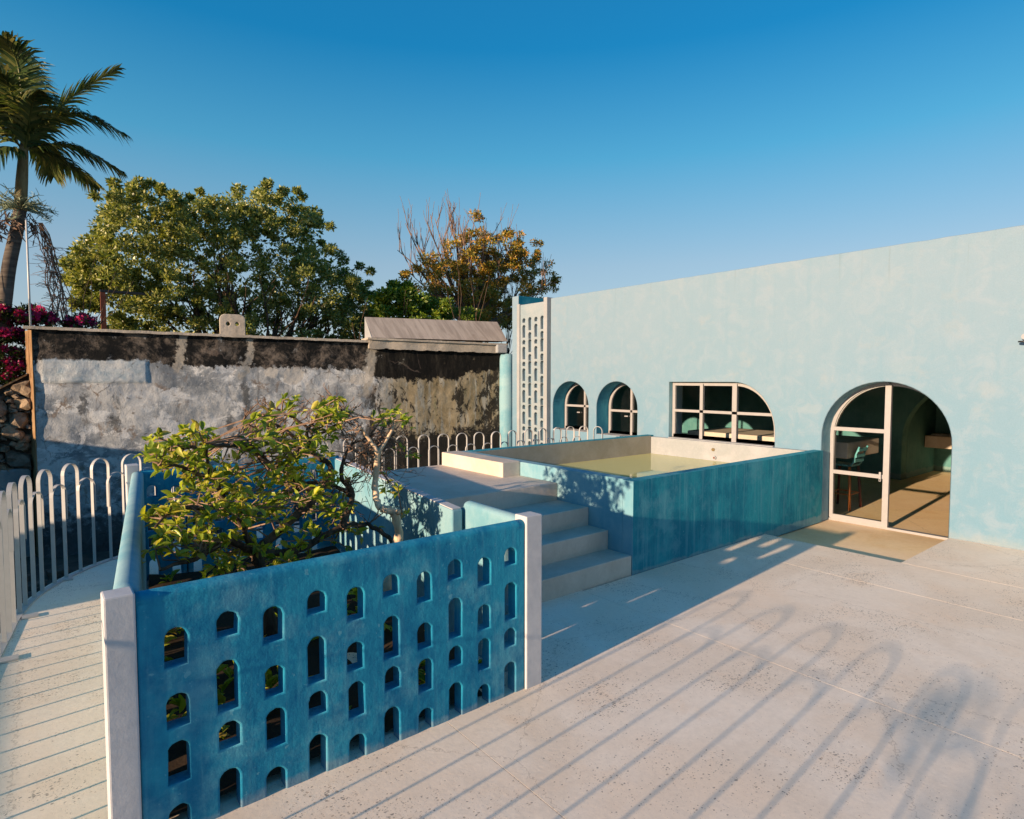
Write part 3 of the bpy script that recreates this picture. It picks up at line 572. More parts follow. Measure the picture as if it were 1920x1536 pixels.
# ================================================================ PLANTER
pl = thing('planter', 'walled planter of perforated blue stucco screens around the lime tree', 'planter', (1.4, 4.8, 0))
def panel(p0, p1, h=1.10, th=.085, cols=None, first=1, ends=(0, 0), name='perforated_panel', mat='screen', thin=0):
    a, b = Vector(p0), Vector(p1); Lh = (b-a).length; r = th/2; hh = h-r*.8
    e0, e1 = ends
    # outline with optional quarter-round ends
    out = [(0, -.07), (Lh, -.07)]
    out += [(Lh-e1+e1*cos(pi/2*k/8), hh-e1+e1*sin(pi/2*k/8)) for k in range(9)] if e1 else [(Lh, hh)]
    out += [(e0-e0*sin(pi/2*k/8), hh-e0+e0*cos(pi/2*k/8)) for k in range(9)] if e0 else [(0, hh)]
    loops = [out]
    for i, c in enumerate(cols or []):
        if (i+first) % 2: hs = [(-.03, .128), (.232, .415), (.482, .627), (.75, .92)]
        else: hs = [(-.03, .208), (.312, .432), (.484, .718), (.834, .943)]
        for z0, z1 in hs: loops.append([(p[0]+random.uniform(-.0022, .0022), p[1]+random.uniform(-.0015, .0015)) for p in arch(c+random.uniform(-.003, .003), z0+random.uniform(-.004, .004), z1+random.uniform(-.005, .005), .086+random.uniform(-.003, .003), 10)])
    me = curve_mesh(name, loops, th, .010, 2); me.materials.append(M[mat])
    o = obj(name, me, None, pl); u = (b-a).normalized(); orient(o, (u.x, u.y, 0), (a.x, a.y, 0)); o.matrix_parent_inverse = Matrix.Translation(-WL['planter'])
    # bullnose top, hand-trowelled: slight waviness
    w = Vector((u.y, -u.x)); m = MB(); n = 40; q = 13; vs = []
    for i in range(n+1):
        s = e0*.75+(Lh-(e0+e1)*.75)*i/n; 
        drop = 0
        if e0 and s < e0: drop = e0-sqrt(max(0, e0*e0-(e0-s)**2))
        if e1 and Lh-s < e1: drop = e1-sqrt(max(0, e1*e1-(e1-(Lh-s))**2))
        k1 = 1+.06*mnoise.noise(Vector((s*2.1, h*3, a.x))); k2 = .0015*mnoise.noise(Vector((s*3, a.y, 1)))
        for k in range(q):
            an = pi*(k-1)/(q-3); edge_ = k in (0, q-1); cc_ = (1.008 if k == 0 else -1.008) if edge_ else cos(an); v = a+u*s+w*(cc_*r)
            vs.append((v.x, v.y, hh-.014-drop if edge_ else hh+.003-drop+sin(an)*(r*.8-.003)*k1+k2))
    m.add(vs, [(i*q+k, i*q+k+1, (i+1)*q+k+1, (i+1)*q+k) for i in range(n) for k in range(q-1)]+[tuple(range(q))[::-1], tuple(n*q+k for k in range(q))])
    c = m.mesh('coping', True); c.materials.append(M[mat]); cc = obj('coping', c, None, None); cc.parent = o
    cc.matrix_parent_inverse = o.matrix_basis.inverted()
    return o
def post(x0, y0, x1, y1, h=1.115): return MB().box((x0, y0, -.03), (x1, y1, h)).obj('post', M['post'], pl, bevel=.008)
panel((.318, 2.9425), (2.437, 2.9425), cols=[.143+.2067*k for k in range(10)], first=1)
post(.205, 2.891, .316, 3.01, 1.112); post(2.44, 2.885, 2.573, 3.005, 1.125)
panel((.295, 3.03), (.80, 6.85), 1.10, .10, cols=[.18+.2067*k for k in range(17)], mat='pale_sunlit')  # sun-facing panel wears the sunlit copy of the screen paint
post(.71, 6.86, .82, 7.0, 1.16)
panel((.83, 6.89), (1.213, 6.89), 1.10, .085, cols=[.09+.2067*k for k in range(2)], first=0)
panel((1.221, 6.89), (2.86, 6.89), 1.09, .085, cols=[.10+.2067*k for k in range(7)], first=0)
panel((2.505, 3.012), (2.53, 3.745), 1.10, .09, cols=[.10+.2067*k for k in range(3)], first=1, ends=(0, .12), mat='pale_sunlit')
MB().prism([(2.365, 3.63), (2.453, 3.63), (2.96, 7.14), (2.845, 7.14)], -.03, 1.05).obj('solid_wall', M['pale_sunlit'], pl, bevel=.012)
MB().prism([(2.372, 3.64), (2.446, 3.64), (2.945, 7.13), (2.855, 7.13)], 1.0505, 1.058).obj('wall_top', M['post'], pl)
def soil():
    m = MB(); nx, ny = 26, 40
    for j in range(ny+1):
        for i in range(nx+1):
            y = 3.0+3.83*j/ny; x0 = .36+(y-3)*.132; x1 = 2.36+max(0, (y-3.63))*.13; x = x0+(x1-x0)*i/nx
            m.v.append((x, y, .03+.05*mnoise.noise(Vector((x*2, y*2, 0)))+.02*mnoise.noise(Vector((x*9, y*9, 3)))))
    m.f = [(j*(nx+1)+i, j*(nx+1)+i+1, (j+1)*(nx+1)+i+1, (j+1)*(nx+1)+i) for j in range(ny) for i in range(nx)]
    m.obj('soil', M['soil'], pl, smooth=True)
soil()

# ================================================================ RAILING
rl = thing('railing', 'curved cream railing of tall and short hoops along the terrace edge', 'railing', (.5, 7, 0))
H1, H2 = 1.145, .965
def hoop_mesh(name, w, top, zlo, wid=.034, th=.007):
    r = w/2; P = [(-r, 0, zlo), (-r, 0, (zlo+top-r)/2)]+[(-r*cos(pi*k/14), 0, top-r+r*sin(pi*k/14)) for k in range(15)]+[(r, 0, (zlo+top-r)/2), (r, 0, zlo)]
    me = MB().strip(P, (0, 1, 0), wid, th).mesh(name); me.materials.append(M['rail']); return me
tall_big = hoop_mesh('tall_hoop', .215, H1, .012); tall_fore = hoop_mesh('tall_hoop', .215, H1, .012, .018, .007); short_fore = hoop_mesh('short_hoop', .222, H2, .60, .016, .006)
tall_small = hoop_mesh('tall_hoop', .175, H1, .012, .036, .008)
short_big = hoop_mesh('short_hoop', .222, H2, .60, .032, .006); short_small = hoop_mesh('short_hoop', .165, H2, .60, .034, .008)
def put(name, me, x, y, ang):
    o = obj(name, me, None, rl); o.location = (x, y, 0); o.rotation_euler = (0, 0, ang); o.matrix_parent_inverse = Matrix.Translation(-WL['railing']); return o
for i, (x, y) in enumerate(TALL):
    a = TALL[max(i-1, 0)]; b = TALL[min(i+1, len(TALL)-1)]; ang = math.atan2(b[1]-a[1], b[0]-a[0])
    big = i < 24; put('tall_hoop', tall_fore if i < 7 else tall_big if big else tall_small, x, y, ang)
    if i < len(TALL)-1:
        n = TALL[i+1]; put('short_hoop', short_fore if i < 7 else short_big if i < 23 else short_small, (x+n[0])/2, (y+n[1])/2, math.atan2(n[1]-y, n[0]-x))
put('tall_hoop', tall_small, 8.0, 7.46, radians(-75))
bs = MB()
P = [(x, y) for x, y in RAILC if y > .1]
vs = []
for i, (x, y) in enumerate(P):
    a = Vector(P[max(i-1, 0)]); b = Vector(P[min(i+1, len(P)-1)]); t = (b-a).normalized(); n = Vector((-t.y, t.x))*.026
    vs += [(x-n.x, y-n.y, .001), (x+n.x, y+n.y, .001), (x+n.x, y+n.y, .012), (x-n.x, y-n.y, .012)]
bs.add(vs, [(i*4+k, (i+1)*4+k, (i+1)*4+(k+1) % 4, i*4+(k+1) % 4) for i in range(len(P)-1) for k in range(4)]); bs.obj('base_strip', M['rail'], rl)
for x, y in ((-.06, 6.40), (.22, 7.37), (-.18, 5.5), (.98, 8.02)): MB().box((x-.05, y-.04, .001), (x+.06, y+.05, .014)).obj('foot_plate', M['rail'], rl)

# ================================================================ OLD WALL, STONES, ROOF EDGE
ow = thing('boundary_wall', 'weathered stained plaster wall with black lichen band behind the railing', 'wall', (.06, 13.09, 0))
OWA = -math.atan(.19); ow.rotation_euler = (0, 0, OWA); WL['boundary_wall'] = Vector((0, 0, 0))
OWM = Matrix.Translation((.06, 13.09, 0)) @ Matrix.Rotation(OWA, 4, 'Z')
def uo(x): return 1.018*x*13.1/(11.5+.19*x)            # distance along the wall
def zo(x, z): return 2+(z-2)*13.1/(11.5+.19*x)
def relief_wall():
    m = MB(); nx, nz = 300, 120; U1 = 9.16
    for j in range(nz+1):
        for i in range(nx+1):
            x = U1*i/nx; top = 2.855-.0113*x; z = -1.1+(top+1.1)*j/nz
            d = .034*mnoise.noise(Vector((x*.9, z*.9, 0)))+.018*mnoise.noise(Vector((x*3, z*3, 5)))+.007*mnoise.noise(Vector((x*10, z*10, 2)))
            if .12 < x < 1.67 and 1.94 < z < 2.33: d -= .02
            m.v.append((x+(.025*mnoise.noise(Vector((z*4, 0, 0))) if i == 0 else 0), d, z))
    m.f = [(j*(nx+1)+i, j*(nx+1)+i+1, (j+1)*(nx+1)+i+1, (j+1)*(nx+1)+i) for j in range(nz) for i in range(nx)]
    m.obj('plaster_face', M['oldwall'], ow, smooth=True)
relief_wall()
MB().box((.06, .06, -1.1), (9.1, .4, 2.74)).obj('wall_core', M['mortar'], ow)
MB().add([(.0, -.02, -1.1), (-.17, .42, -1.1), (-.17, .42, 2.84), (.0, -.02, 2.84), (.05, .1, -1.1), (.03, .42, -1.1), (.03, .42, 2.84), (.05, .1, 2.84)],
   [(0, 1, 2, 3), (1, 5, 6, 2), (4, 0, 3, 7)]).obj('wall_end', M['ochre'], ow)
def lumpy_bar(name, x0, x1, y0, y1, z0, z1, mat, parent, n=90, amp=.008, dz=0):
    m = MB()
    for i in range(n+1):
        x = x0+(x1-x0)*i/n; o1 = amp*mnoise.noise(Vector((x*3, 1, 0))); o2 = amp*mnoise.noise(Vector((x*4, 7, 0)))+amp*mnoise.noise(Vector((x*13, 3, 0)))-.0113*x
        m.v += [(x, y0+o1, z0+o2), (x, y1, z0+o2), (x, y1, z1+o2), (x, y0+o1, z1+o2)]
    m.f = [(i*4+k, (i+1)*4+k, (i+1)*4+(k+1) % 4, i*4+(k+1) % 4) for i in range(n) for k in range(4)]+[(0, 1, 2, 3), tuple(n*4+k for k in (3, 2, 1, 0))]
    return m.obj(name, mat, parent)
lumpy_bar('coping', -.10, 5.76, -.08, .42, 2.845, 2.895, M['coping'], ow)
lumpy_bar('coping', 5.74, 8.95, -.10, .42, 2.72, 2.905, M['coping'], ow, amp=.02)
lumpy_bar('coping', 5.70, 9.05, -.14, .42, 2.907, 2.95, M['coping'], ow, amp=.005)
MB().box((8.75, -.2, 2.62), (9.02, -.05, 2.82)).obj('corner_block', M['white'], ow, bevel=.03)
def on_wall(u, v, off):          # intersection of a sight line with the wall's front plane moved back by off -> wall frame
    d = pray(u, v); Wi = OWM.inverted(); p = Wi @ Vector((0, 0, 2)); q = (Wi.to_3x3() @ d); return p+q*((off-p.y)/q.y)
a1, a2, a3 = on_wall(675, 594, .52), on_wall(697, 633, -.04), on_wall(953, 612, .52); b3 = on_wall(953, 640, -.04)
wg = MB(); xw = a2.x; zr = a1.z; dz = (b3.z-a2.z)/(b3.x-a2.x); x2 = 9.1; zb = a2.z; ze = zb+dz*(x2-xw)
wg.add([(xw, -.04, zb), (xw, .52, zb), (xw, .52, zr), (x2, -.04, ze), (x2, .52, ze), (x2, .52, zr+dz*(x2-xw)+.02)], [(0, 2, 1), (3, 4, 5), (0, 3, 5, 2), (1, 2, 5, 4), (0, 1, 4, 3)])
w_ = tag(wg.obj('roof_upstand', M['wedge']), 'sloping concrete skylight upstand with white end on the old wall', 'roof'); w_.matrix_basis = OWM
o = MB().add([(xw-.004, -.05, zb), (xw-.004, .53, zb), (xw-.004, .53, zr+.005)], [(0, 2, 1)]).obj('white_end', M['white'], None); o.parent = w_
# rounded two-hole finial
b0, b1 = on_wall(412, 628, .15), on_wall(460, 628, .15); zt = on_wall(436, 590, .15).z; wd = b1.x-b0.x; zf = b0.z-.05; hh_ = zt-zf
lo_ = [(0, 0), (wd, 0)]+[(wd-.1+.1*cos(pi/2*k/6), hh_-.1+.1*sin(pi/2*k/6)) for k in range(7)]+[(.1-.1*sin(pi/2*k/6), hh_-.1+.1*cos(pi/2*k/6)) for k in range(7)]
hz = on_wall(436, 608, .15).z-zf
ho = [[(wd*f+.034*cos(2*pi*k/14), hz+.038*sin(2*pi*k/14)) for k in range(14)] for f in (.33, .68)]
me = curve_mesh('wall_finial', [lo_]+ho, .14, .01); me.materials.append(M['coping'])
fo = obj('wall_finial', me); fo.matrix_basis = OWM @ Matrix(((1, 0, 0, b0.x), (0, 0, -1, .15), (0, 1, 0, zf), (0, 0, 0, 1)))
tag(fo, 'rounded plaster block with two round holes on top of the old wall', 'finial')
# rubble wall left of it: every stone its own part
RY = 13.45
rw = thing('rubble_wall', 'rough dry stone wall sloping down at the left edge', 'wall', (-.5, RY, -1.1))
MB().add([(x, y, z) for y in (RY, RY+.4) for x, z in ((-2.6, -1.1), (0, -1.1), (0, 2.08), (-2.6, .42))], [(0, 1, 2, 3), (5, 4, 7, 6), (3, 2, 6, 7), (1, 5, 6, 2)]).obj('mortar_core', M['mortar'], rw)
MB().add([(x, y, 2.08+x*.64+dz_) for dz_ in (0, .03) for x, y in ((-2.6, RY-.12), (-.02, RY-.12), (-.02, RY+.4), (-2.6, RY+.4))], [(0,3,2,1),(4,5,6,7),(0,1,5,4),(1,2,6,5),(2,3,7,6),(3,0,4,7)]).obj('capping', M['ochre'], rw)
MB().box((-2.6, RY-.16, -1.1), (-.02, RY-.01, .46)).obj('plaster_foot', M['oldp'], rw, bevel=.04)
def stone_mesh(seed):
    bm = bmesh.new(); bmesh.ops.create_icosphere(bm, subdivisions=2, radius=.5); r = Vector((seed*3.1, 0, 0))
    for v in bm.verts:
        c = v.co.copy(); c = Vector([math.copysign(abs(q*2)**.7/2, q) for q in c]); v.co = c*(1+.55*mnoise.noise(c*2.3+r)+.22*mnoise.noise(c*5+r))
    me = bpy.data.meshes.new('stone'); bm.to_mesh(me); bm.free(); me.materials.append(M['stone']); return me
SM = [stone_mesh(k) for k in range(9)]
rr = random.Random(5); placed = []
for k in range(2600):
    w = rr.choice((.34, .27, .2, .15, .11, .09)) if k > 60 else rr.uniform(.26, .42); x = rr.uniform(-1.5, -.04); z = rr.uniform(.42, 2.05)
    if z+w*.4 > 2.06+x*.64 or any((x-a)**2+((z-b)*1.25)**2 < ((w+c)*.44)**2 for a, b, c in placed): continue
    placed.append((x, z, w)); o = obj('stone', rr.choice(SM), None, rw); o.location = (x, RY-.03+rr.uniform(-.03, .02), z); o.scale = (w*rr.uniform(1, 1.2), .24+w*.3, w*rr.uniform(.75, .95)); o.rotation_euler = (rr.uniform(-.4, .4), rr.uniform(-.5, .5), rr.uniform(-.6, .6)); o.matrix_parent_inverse = Matrix.Translation(-WL['rubble_wall'])
print('stones', len(placed))
# rubble lying at the foot of the wall
ru = MB(); rr = random.Random(9)
for k in range(420):
    x = rr.uniform(-1.5, 5.5); y = rr.uniform(8.7, 11.9); s = rr.uniform(.05, .16); bm = [Vector((rr.uniform(-1, 1), rr.uniform(-1, 1), rr.uniform(-1, 1))).normalized()*s*rr.uniform(.7, 1.1) for _ in range(8)]
    ru.add([Vector((x, y, -1.1+s*.3))+Vector((sx*s*rr.uniform(.6, 1), sy*s*rr.uniform(.6, 1), sz*s*rr.uniform(.4, .8))) for sx, sy, sz in ((-1,-1,-1),(1,-1,-1),(1,1,-1),(-1,1,-1),(-1,-1,1),(1,-1,1),(1,1,1),(-1,1,1))], [(0,3,2,1),(4,5,6,7),(0,1,5,4),(1,2,6,5),(2,3,7,6),(3,0,4,7)])
tag(ru.obj('rubble', M['stone']), 'loose dark rubble on the ground between railing and old wall', 'rubble', kind='stuff')
# aerial pole
a, b = at_y(57, 410, 13.3), at_y(57, 607, 13.3)
tag(MB().tube([(b.x, 13.3, 2.7), (b.x, 13.3, a.z)], .016, 8).obj('aerial_pole', M['pole'], smooth=True), 'thin grey metal pole on the left end of the old wall', 'pole')
# dark steel frame half hidden in the big tree
a = at_y(192, 548, 15); b = at_y(236, 548, 15)
pg = thing('steel_frame', 'dark rusty steel post and beam half hidden by the leafy tree', 'frame', (a.x, 15, -1.1))
MB().box((a.x-.04, 14.96, -1.1), (a.x+.05, 15.05, a.z)).obj('upright', M['rust'], pg); MB().box((a.x-.04, 14.95, a.z), (b.x+.6, 15.06, a.z+.05)).obj('beam', M['black'], pg)

# unseen walls added for the neighbour's building on the sun side: their tops cast the long edge of shade on walkway and old wall
nb = MB(); X0 = -4.0; TT = TAN/cos(AZ)
def zt_(s): return s+TT*4.0
nb.box((X0-.25, -3.0, -1.1), (X0, 6.5-.316, zt_(-.035))).box((X0-.25, 6.5-.316, -1.1), (X0, 10.45, zt_(.64))).box((X0-.25, 10.45, -1.1), (X0, 14.5, zt_(.99)))
tag(nb.obj('shade_caster_wall', M['coping']), 'stepped wall added beyond the railing to cast the shade edge, outside the picture', 'wall')

# ================================================================ VEGETATION
def leaf_cloud(centers, rad, count, size, rnd, flat=.75, aspect=.45, up=.2, quad=True):
    """rhombic folded leaves scattered in clumps: returns MB"""
    m = MB(); n = len(centers); 
    idx = rnd.integers(0, n, count); C = np.array([tuple(c) for c in centers])[idx]; Rr = np.array(rad)[idx][:, None]
    d = rnd.normal(size=(count, 3)); d /= np.linalg.norm(d, axis=1)[:, None]; rr = rnd.random((count, 1))**.45
    p = C+d*rr*Rr*np.array([1, 1, flat])
    ax = rnd.normal(size=(count, 3))*.8+d*.7+np.array([0, 0, up]); ax /= np.linalg.norm(ax, axis=1)[:, None]
    sd = np.cross(ax, rnd.normal(size=(count, 3))); sd /= np.linalg.norm(sd, axis=1)[:, None]; nr = np.cross(ax, sd)
    s = size*(.6+.8*rnd.random((count, 1)))
    v = np.stack([p, p+ax*s*.5+sd*s*aspect*.5+nr*s*.06, p+ax*s, p+ax*s*.5-sd*s*aspect*.5+nr*s*.06], 1).reshape(-1, 3)
    return v
def cloud_obj(name, vs, mat, parent):
    v = np.concatenate(vs) if isinstance(vs, list) else vs; n = len(v)//4
    me = bpy.data.meshes.new(name); me.vertices.add(len(v)); me.vertices.foreach_set('co', v.astype(np.float32).ravel())
    me.loops.add(n*4); me.polygons.add(n); me.polygons.foreach_set('loop_start', np.arange(n)*4); me.loops.foreach_set('vertex_index', np.arange(n*4)); me.update(calc_edges=True); me.validate()
    me.materials.append(mat); o = obj(name, me, None, parent); return o
def grow(m, p, d, ln, r, depth, rnd, tips, spread=.55, up=.12, seg=4, kids=(2, 3), wob=.18, minr=.004):
    pts = [p]; rad = [r]; q = Vector(p); dd = Vector(d).normalized()
    for i in range(seg):
        dd = (dd+Vector((rnd.uniform(-wob, wob), rnd.uniform(-wob, wob), rnd.uniform(-wob, wob)+up*.3))).normalized(); q = q+dd*ln/seg; pts.append(q.copy()); rad.append(max(minr, r*(1-.42*(i+1)/seg)))
    m.tube(pts, rad, 5 if depth > 1 else 4, cap=False)
    if depth == 0: tips.append((q, dd)); return
    for k in range(rnd.randint(*kids)):
        nd = (dd+Vector((rnd.uniform(-spread, spread), rnd.uniform(-spread, spread), rnd.uniform(-spread*.5, spread)+up))).normalized()
        j = rnd.randint(max(1, seg-2), seg); grow(m, pts[j], nd, ln*rnd.uniform(.6, .85), rad[j]*.72, depth-1, rnd, tips, spread, up, seg, kids, wob, minr)

# --- big leafy tree
TY = 16.5
tb = thing('leafy_tree', 'large dense olive green tree with ragged crown behind the old wall', 'tree', (at_y(470, 640, TY).x, TY, -1.1))
lobes = [(250,400,60),(330,400,55),(290,440,75),(210,470,55),(170,490,38),(400,420,65),(460,400,55),(520,395,50),(560,430,60),(480,450,85),(380,480,95),(300,520,85),(240,540,60),(190,530,45),(580,490,70),(620,520,65),(540,540,90),(450,560,100),(350,580,90),(270,600,70),
         (640,560,60),(600,600,70),(500,620,80),(680,575,40),(665,610,50),(155,520,25),(145,505,22),(240,375,22),(270,360,16),(420,385,30),(490,378,24),(340,385,22),(710,560,26),(655,530,30),(400,620,80),(230,620,50), (160,560,18), (195,430,20),(575,400,22)]
cs, rs = [], []; rnd = random.Random(11)
for u, v, r in lobes:
    for k in range(max(1, int(r/6))):
        a = rnd.uniform(0, 2*pi); q = r*sqrt(rnd.random())*.95; dep = TY+rnd.uniform(-1.6, 1.6)*min(1, r/60)
        c = at_y(u+q*cos(a), v+q*sin(a)*.9, dep); cs.append(c); rs.append(rnd.uniform(.13, .30)*min(1, .45+r/70))
core = [at_y(u, v, TY+.9) for u, v, r in lobes if r > 58]; cr = [r*.0115 for u, v, r in lobes if r > 58]
for k in range(230):      # sprays reaching outwards give the ragged edge
    u, v, r = rnd.choice(lobes); a = rnd.uniform(0, 2*pi); kk = rnd.uniform(1.0, 1.38); c = at_y(u+r*kk*cos(a), v+r*kk*.95*sin(a), TY+rnd.uniform(-1.3, .8)); cs.append(c); rs.append(rnd.uniform(.06, .13))
cloud_obj('crown', [leaf_cloud(cs, rs, 105000, .088, RNG), leaf_cloud(core, cr, 6000, .15, RNG)], M['tree'], tb)
m = MB(); base = Vector((at_y(470, 640, TY).x, TY, -1.1)); m.tube([base, base+Vector((.1, 0, 2)), base+Vector((0, .1, 3.4))], [.3, .24, .2], 10); tips = []
for k in range(9): grow(m, base+Vector((0, 0, 2.4+.12*k)), Vector((cos(k*2.4)*1.1, sin(k*2.4)*.5, .75)), 1.5, .13, 3, rnd, tips, .6, .12)
m.obj('trunk', M['bark'], tb, smooth=True)
# --- rusty half-bare tree
TY2 = 15.5; ctr = at_y(885, 610, TY2)
tr = thing('half_bare_tree', 'rust and green tree with bare pale twigs above its crown', 'tree', (ctr.x, TY2, -1.1)); m = MB(); tips = []
base = Vector((ctr.x, TY2, -1.1)); m.tube([base, base+Vector((0, 0, 2.5)), Vector((ctr.x, TY2, ctr.z+.1))], [.26, .22, .2], 10)
TG = [(745,455),(760,405),(800,400),(815,395),(842,392),(890,395),(925,420),(950,430),(780,440),(860,440),(700+70,500),(985,455),(1010,480),(1035,515),(1000,530),(960,480),(910,450),(830,470),(880,480),(940,520),(800,520),(985,560),(845,410),(870,415),(905,430),(965,440)]
for u, v in TG:
    e = at_y(u, v+14, TY2+rnd.uniform(-.9, .9)); s = Vector((ctr.x+rnd.uniform(-.25, .25), TY2, ctr.z+rnd.uniform(-.3, .3))); mid = s.lerp(e, .5)+Vector((0, rnd.uniform(-.2, .2), -.12*abs(e.x-s.x)))
    c = [s, s.lerp(mid, .5)+Vector((rnd.uniform(-.08, .08), 0, -.05)), mid, mid.lerp(e, .55)+Vector((rnd.uniform(-.1, .1), 0, rnd.uniform(0, .1))), e]
    m.tube(c, [.085, .06, .04, .022, .008], 5, cap=False)
    for j in range(8):
        t = rnd.uniform(.35, .98); i = min(3, int(t*4)); p = c[i].lerp(c[i+1], t*4-i); grow(m, p, Vector((rnd.uniform(-.5, .5), rnd.uniform(-.4, .4), 1)), rnd.uniform(.35, .8), .014, 1, rnd, tips, .4, .25, 4, (1, 3), .1, .005)
m.obj('branches', M['greybark'], tr, smooth=True)
cs, rs = [], []
for u, v, r, n in ((905,500,60,36),(850,490,40,18),(900,450,35,10),(960,470,40,10),(850,540,50,22),(930,540,60,30),(960,510,60,26),(1000,480,38,16),(1015,530,28,12),(870,560,70,26),(950,570,55,20),(990,560,30,10),(810,540,40,12),(935,470,40,14),(1038,520,10,4),(893,405,6,3),(880,460,25,8),(790,500,18,6),(880,600,90,26),(760,480+30,12,3)):
    for k in range(n):
        a = rnd.uniform(0, 2*pi); q = r*sqrt(rnd.random()); cs.append(at_y(u+q*cos(a), v+q*sin(a), TY2+rnd.uniform(-.9, .9)*min(1, r/40))); rs.append(rnd.uniform(.09, .22))
cloud_obj('crown', leaf_cloud(cs, rs, 34000, .085, RNG), M['tree2'], tr)
def bushy(name, label, blobs, Y, mat, count, size, cat='bush', rmin=.1, rmax=.25, trunk='bark'):
    c0 = at_y(blobs[0][0], blobs[0][1], Y); t = thing(name, label, cat, (c0.x, Y, -1.1)); cs, rs = [], []
    for u, v, r in blobs:
        for k in range(max(2, int(r/3))):
            a = rnd.uniform(0, 2*pi); q = r*sqrt(rnd.random()); cs.append(at_y(u+q*cos(a), v+q*sin(a), Y+rnd.uniform(-.7, .7)*min(1, r/40))); rs.append(rnd.uniform(rmin, rmax))
    cloud_obj('foliage', leaf_cloud(cs, rs, count, size, RNG), mat, t)
    m = MB(); tips = []
    for k in range(4): grow(m, Vector((c0.x+rnd.uniform(-.2, .2), Y, -1.1)), Vector((rnd.uniform(-.2, .2), 0, 1)), 2.6, .06, 2, rnd, tips, .4, .2)
    m.obj('stems', M[trunk], t, smooth=True); return t
bushy('green_bush', 'bright yellow-green bush between the two trees behind the wall', [(735,575,30),(765,560,28),(790,590,32),(720,600,25),(755,545,14),(742,540,8),(820,590,25)], 14.5, M['bush'], 9000, .11)
bushy('green_bush', 'vivid green low bush in front of the half-bare tree', [(850,598,34),(800,605,25),(890,605,25)], 14.0, M['bush'], 5000, .08)
bushy('dark_tree', 'dark green tree low behind the gap between the two larger trees', [(925,590,30),(900,575,35),(950,600,15),(830,575,30),(660,600,30),(700,590,30)], 18, M['tree'], 9000, .12, 'tree')
# --- bougainvillea
bg_ = thing('bougainvillea', 'magenta flowering bougainvillea at the left behind the old wall', 'shrub', (-.7, 14, -1.1)); cs, rs, c2, r2 = [], [], [], []
for u, v, r in ((20,610,32),(0,590,25),(45,590,16),(70,595,16),(95,605,10),(130,604,9),(150,604,9),(20,655,35),(40,680,26),(10,700,35),(-30,640,50),(-40,720,60),(165,606,6)):
    for k in range(max(3, int(r/2.2))):
        a = rnd.uniform(0, 2*pi); q = r*sqrt(rnd.random()); c = at_y(u+q*cos(a), v+q*sin(a), 14.0+rnd.uniform(-.35, .35)); c2.append(c); r2.append(.13)
        if rnd.random() < (.9 if v < 630 else .35): cs.append(c+Vector((0, -.08, .03))); rs.append(rnd.uniform(.04, .12))
cloud_obj('foliage', leaf_cloud(c2, r2, 9000, .075, RNG), M['bougl'], bg_)
cloud_obj('blossom', leaf_cloud(cs, rs, 6500, .05, RNG, aspect=.8), M['boug'], bg_)
m = MB(); tips = []
for k in range(7): grow(m, Vector((-1.4+.25*k, 14.2, -1.1)), Vector((rnd.uniform(-.1, .2), 0, 1)), 2.8, .04, 2, rnd, tips, .3, .2)
m.obj('stems', M['bark'], bg_, smooth=True)

# --- palm
PYd = 14.0
def P2(u, v, y=PYd): return at_y(u, v, y)
pm = thing('palm_tree', 'tall palm with dark arching fronds at the upper left', 'tree', (P2(5, 590).x-.25, PYd, -1.1))
tp = [P2(-60, 900), P2(-15, 700), P2(5, 590), P2(17, 500), P2(32, 430), P2(38, 395)]
tp = [Vector((p.x, PYd, p.z)) for p in tp]; tp[0].z = -1.1
MB().tube(catmull([tuple(p) for p in tp], 6), [.125-.001*i for i in range(31)], 12).obj('trunk', M['palmbark'], pm, smooth=True)
MB().tube([P2(38, 395), P2(41, 340), P2(44, 290), P2(46, 260)], [.10, .092, .075, .05], 12).obj('crownshaft', M['shaft'], pm, smooth=True)
def frond(pts, Ll, droop, mat, name='frond', sweep=.5, twist=0, n=52):
    """pinnate frond: rachis through pts, folded hanging leaflets on both sides"""
    C = [Vector(p) for p in catmull([tuple(p) for p in pts], 14)]; m = MB(); m.tube(C, [.022-.018*i/len(C) for i in range(len(C))], 5, cap=False)
    for i in range(n):
        t = .10+.89*i/(n-1); k = t*(len(C)-1); j = min(len(C)-2, int(k)); p = C[j].lerp(C[j+1], k-j); tg = (C[j+1]-C[j]).normalized()
        side = tg.cross(Vector((0, 0, 1))); side = side.normalized() if side.length > .05 else Vector((0, 1, 0))
        ll = Ll*(.55+.75*sin(pi*min(1, t*.92+.08)))*rnd.uniform(.85, 1.1)*(1 if t < .9 else .7)
        for sgn in (-1, 1):
            d = (side*sgn*rnd.uniform(.55, .85)+tg*(sweep+.5*t)+Vector((0, 0, rnd.uniform(.0, .35)-droop*.35))).normalized(); q = p.copy(); vs = []; w0 = .019
            up = d.cross(tg).normalized()
            for s_ in range(4):
                w = w0*(1, 1.15, .75, .04)[s_]; wd = up.cross(d).normalized(); 
                vs += [q-wd*w, q+wd*w]; q = q+d*ll/3; d = (d+Vector((0, 0, -droop*(.45+.25*s_)))).normalized()
            m.add(vs, [(2*a_, 2*a_+1, 2*a_+3, 2*a_+2) for a_ in range(3)])
    o = m.obj(name, mat, pm); return o
hub = P2(45, 275)
def fr(tip, mid, dy, Ll=.42, droop=.75, m_='palm', dm=0): 
    frond([hub+Vector((0, 0, rnd.uniform(-.12, .1))), P2(*mid, PYd+dy*.5), P2(*tip, PYd+dy)], Ll, droop, M[m_])
fr((222,128), (125,190), -.5, .42, .35); fr((236,252), (140,212), -.7, .46, .75); fr((230,322), (135,272), -.3, .42, .85); fr((185,350), (120,300), .7, .38, .9)
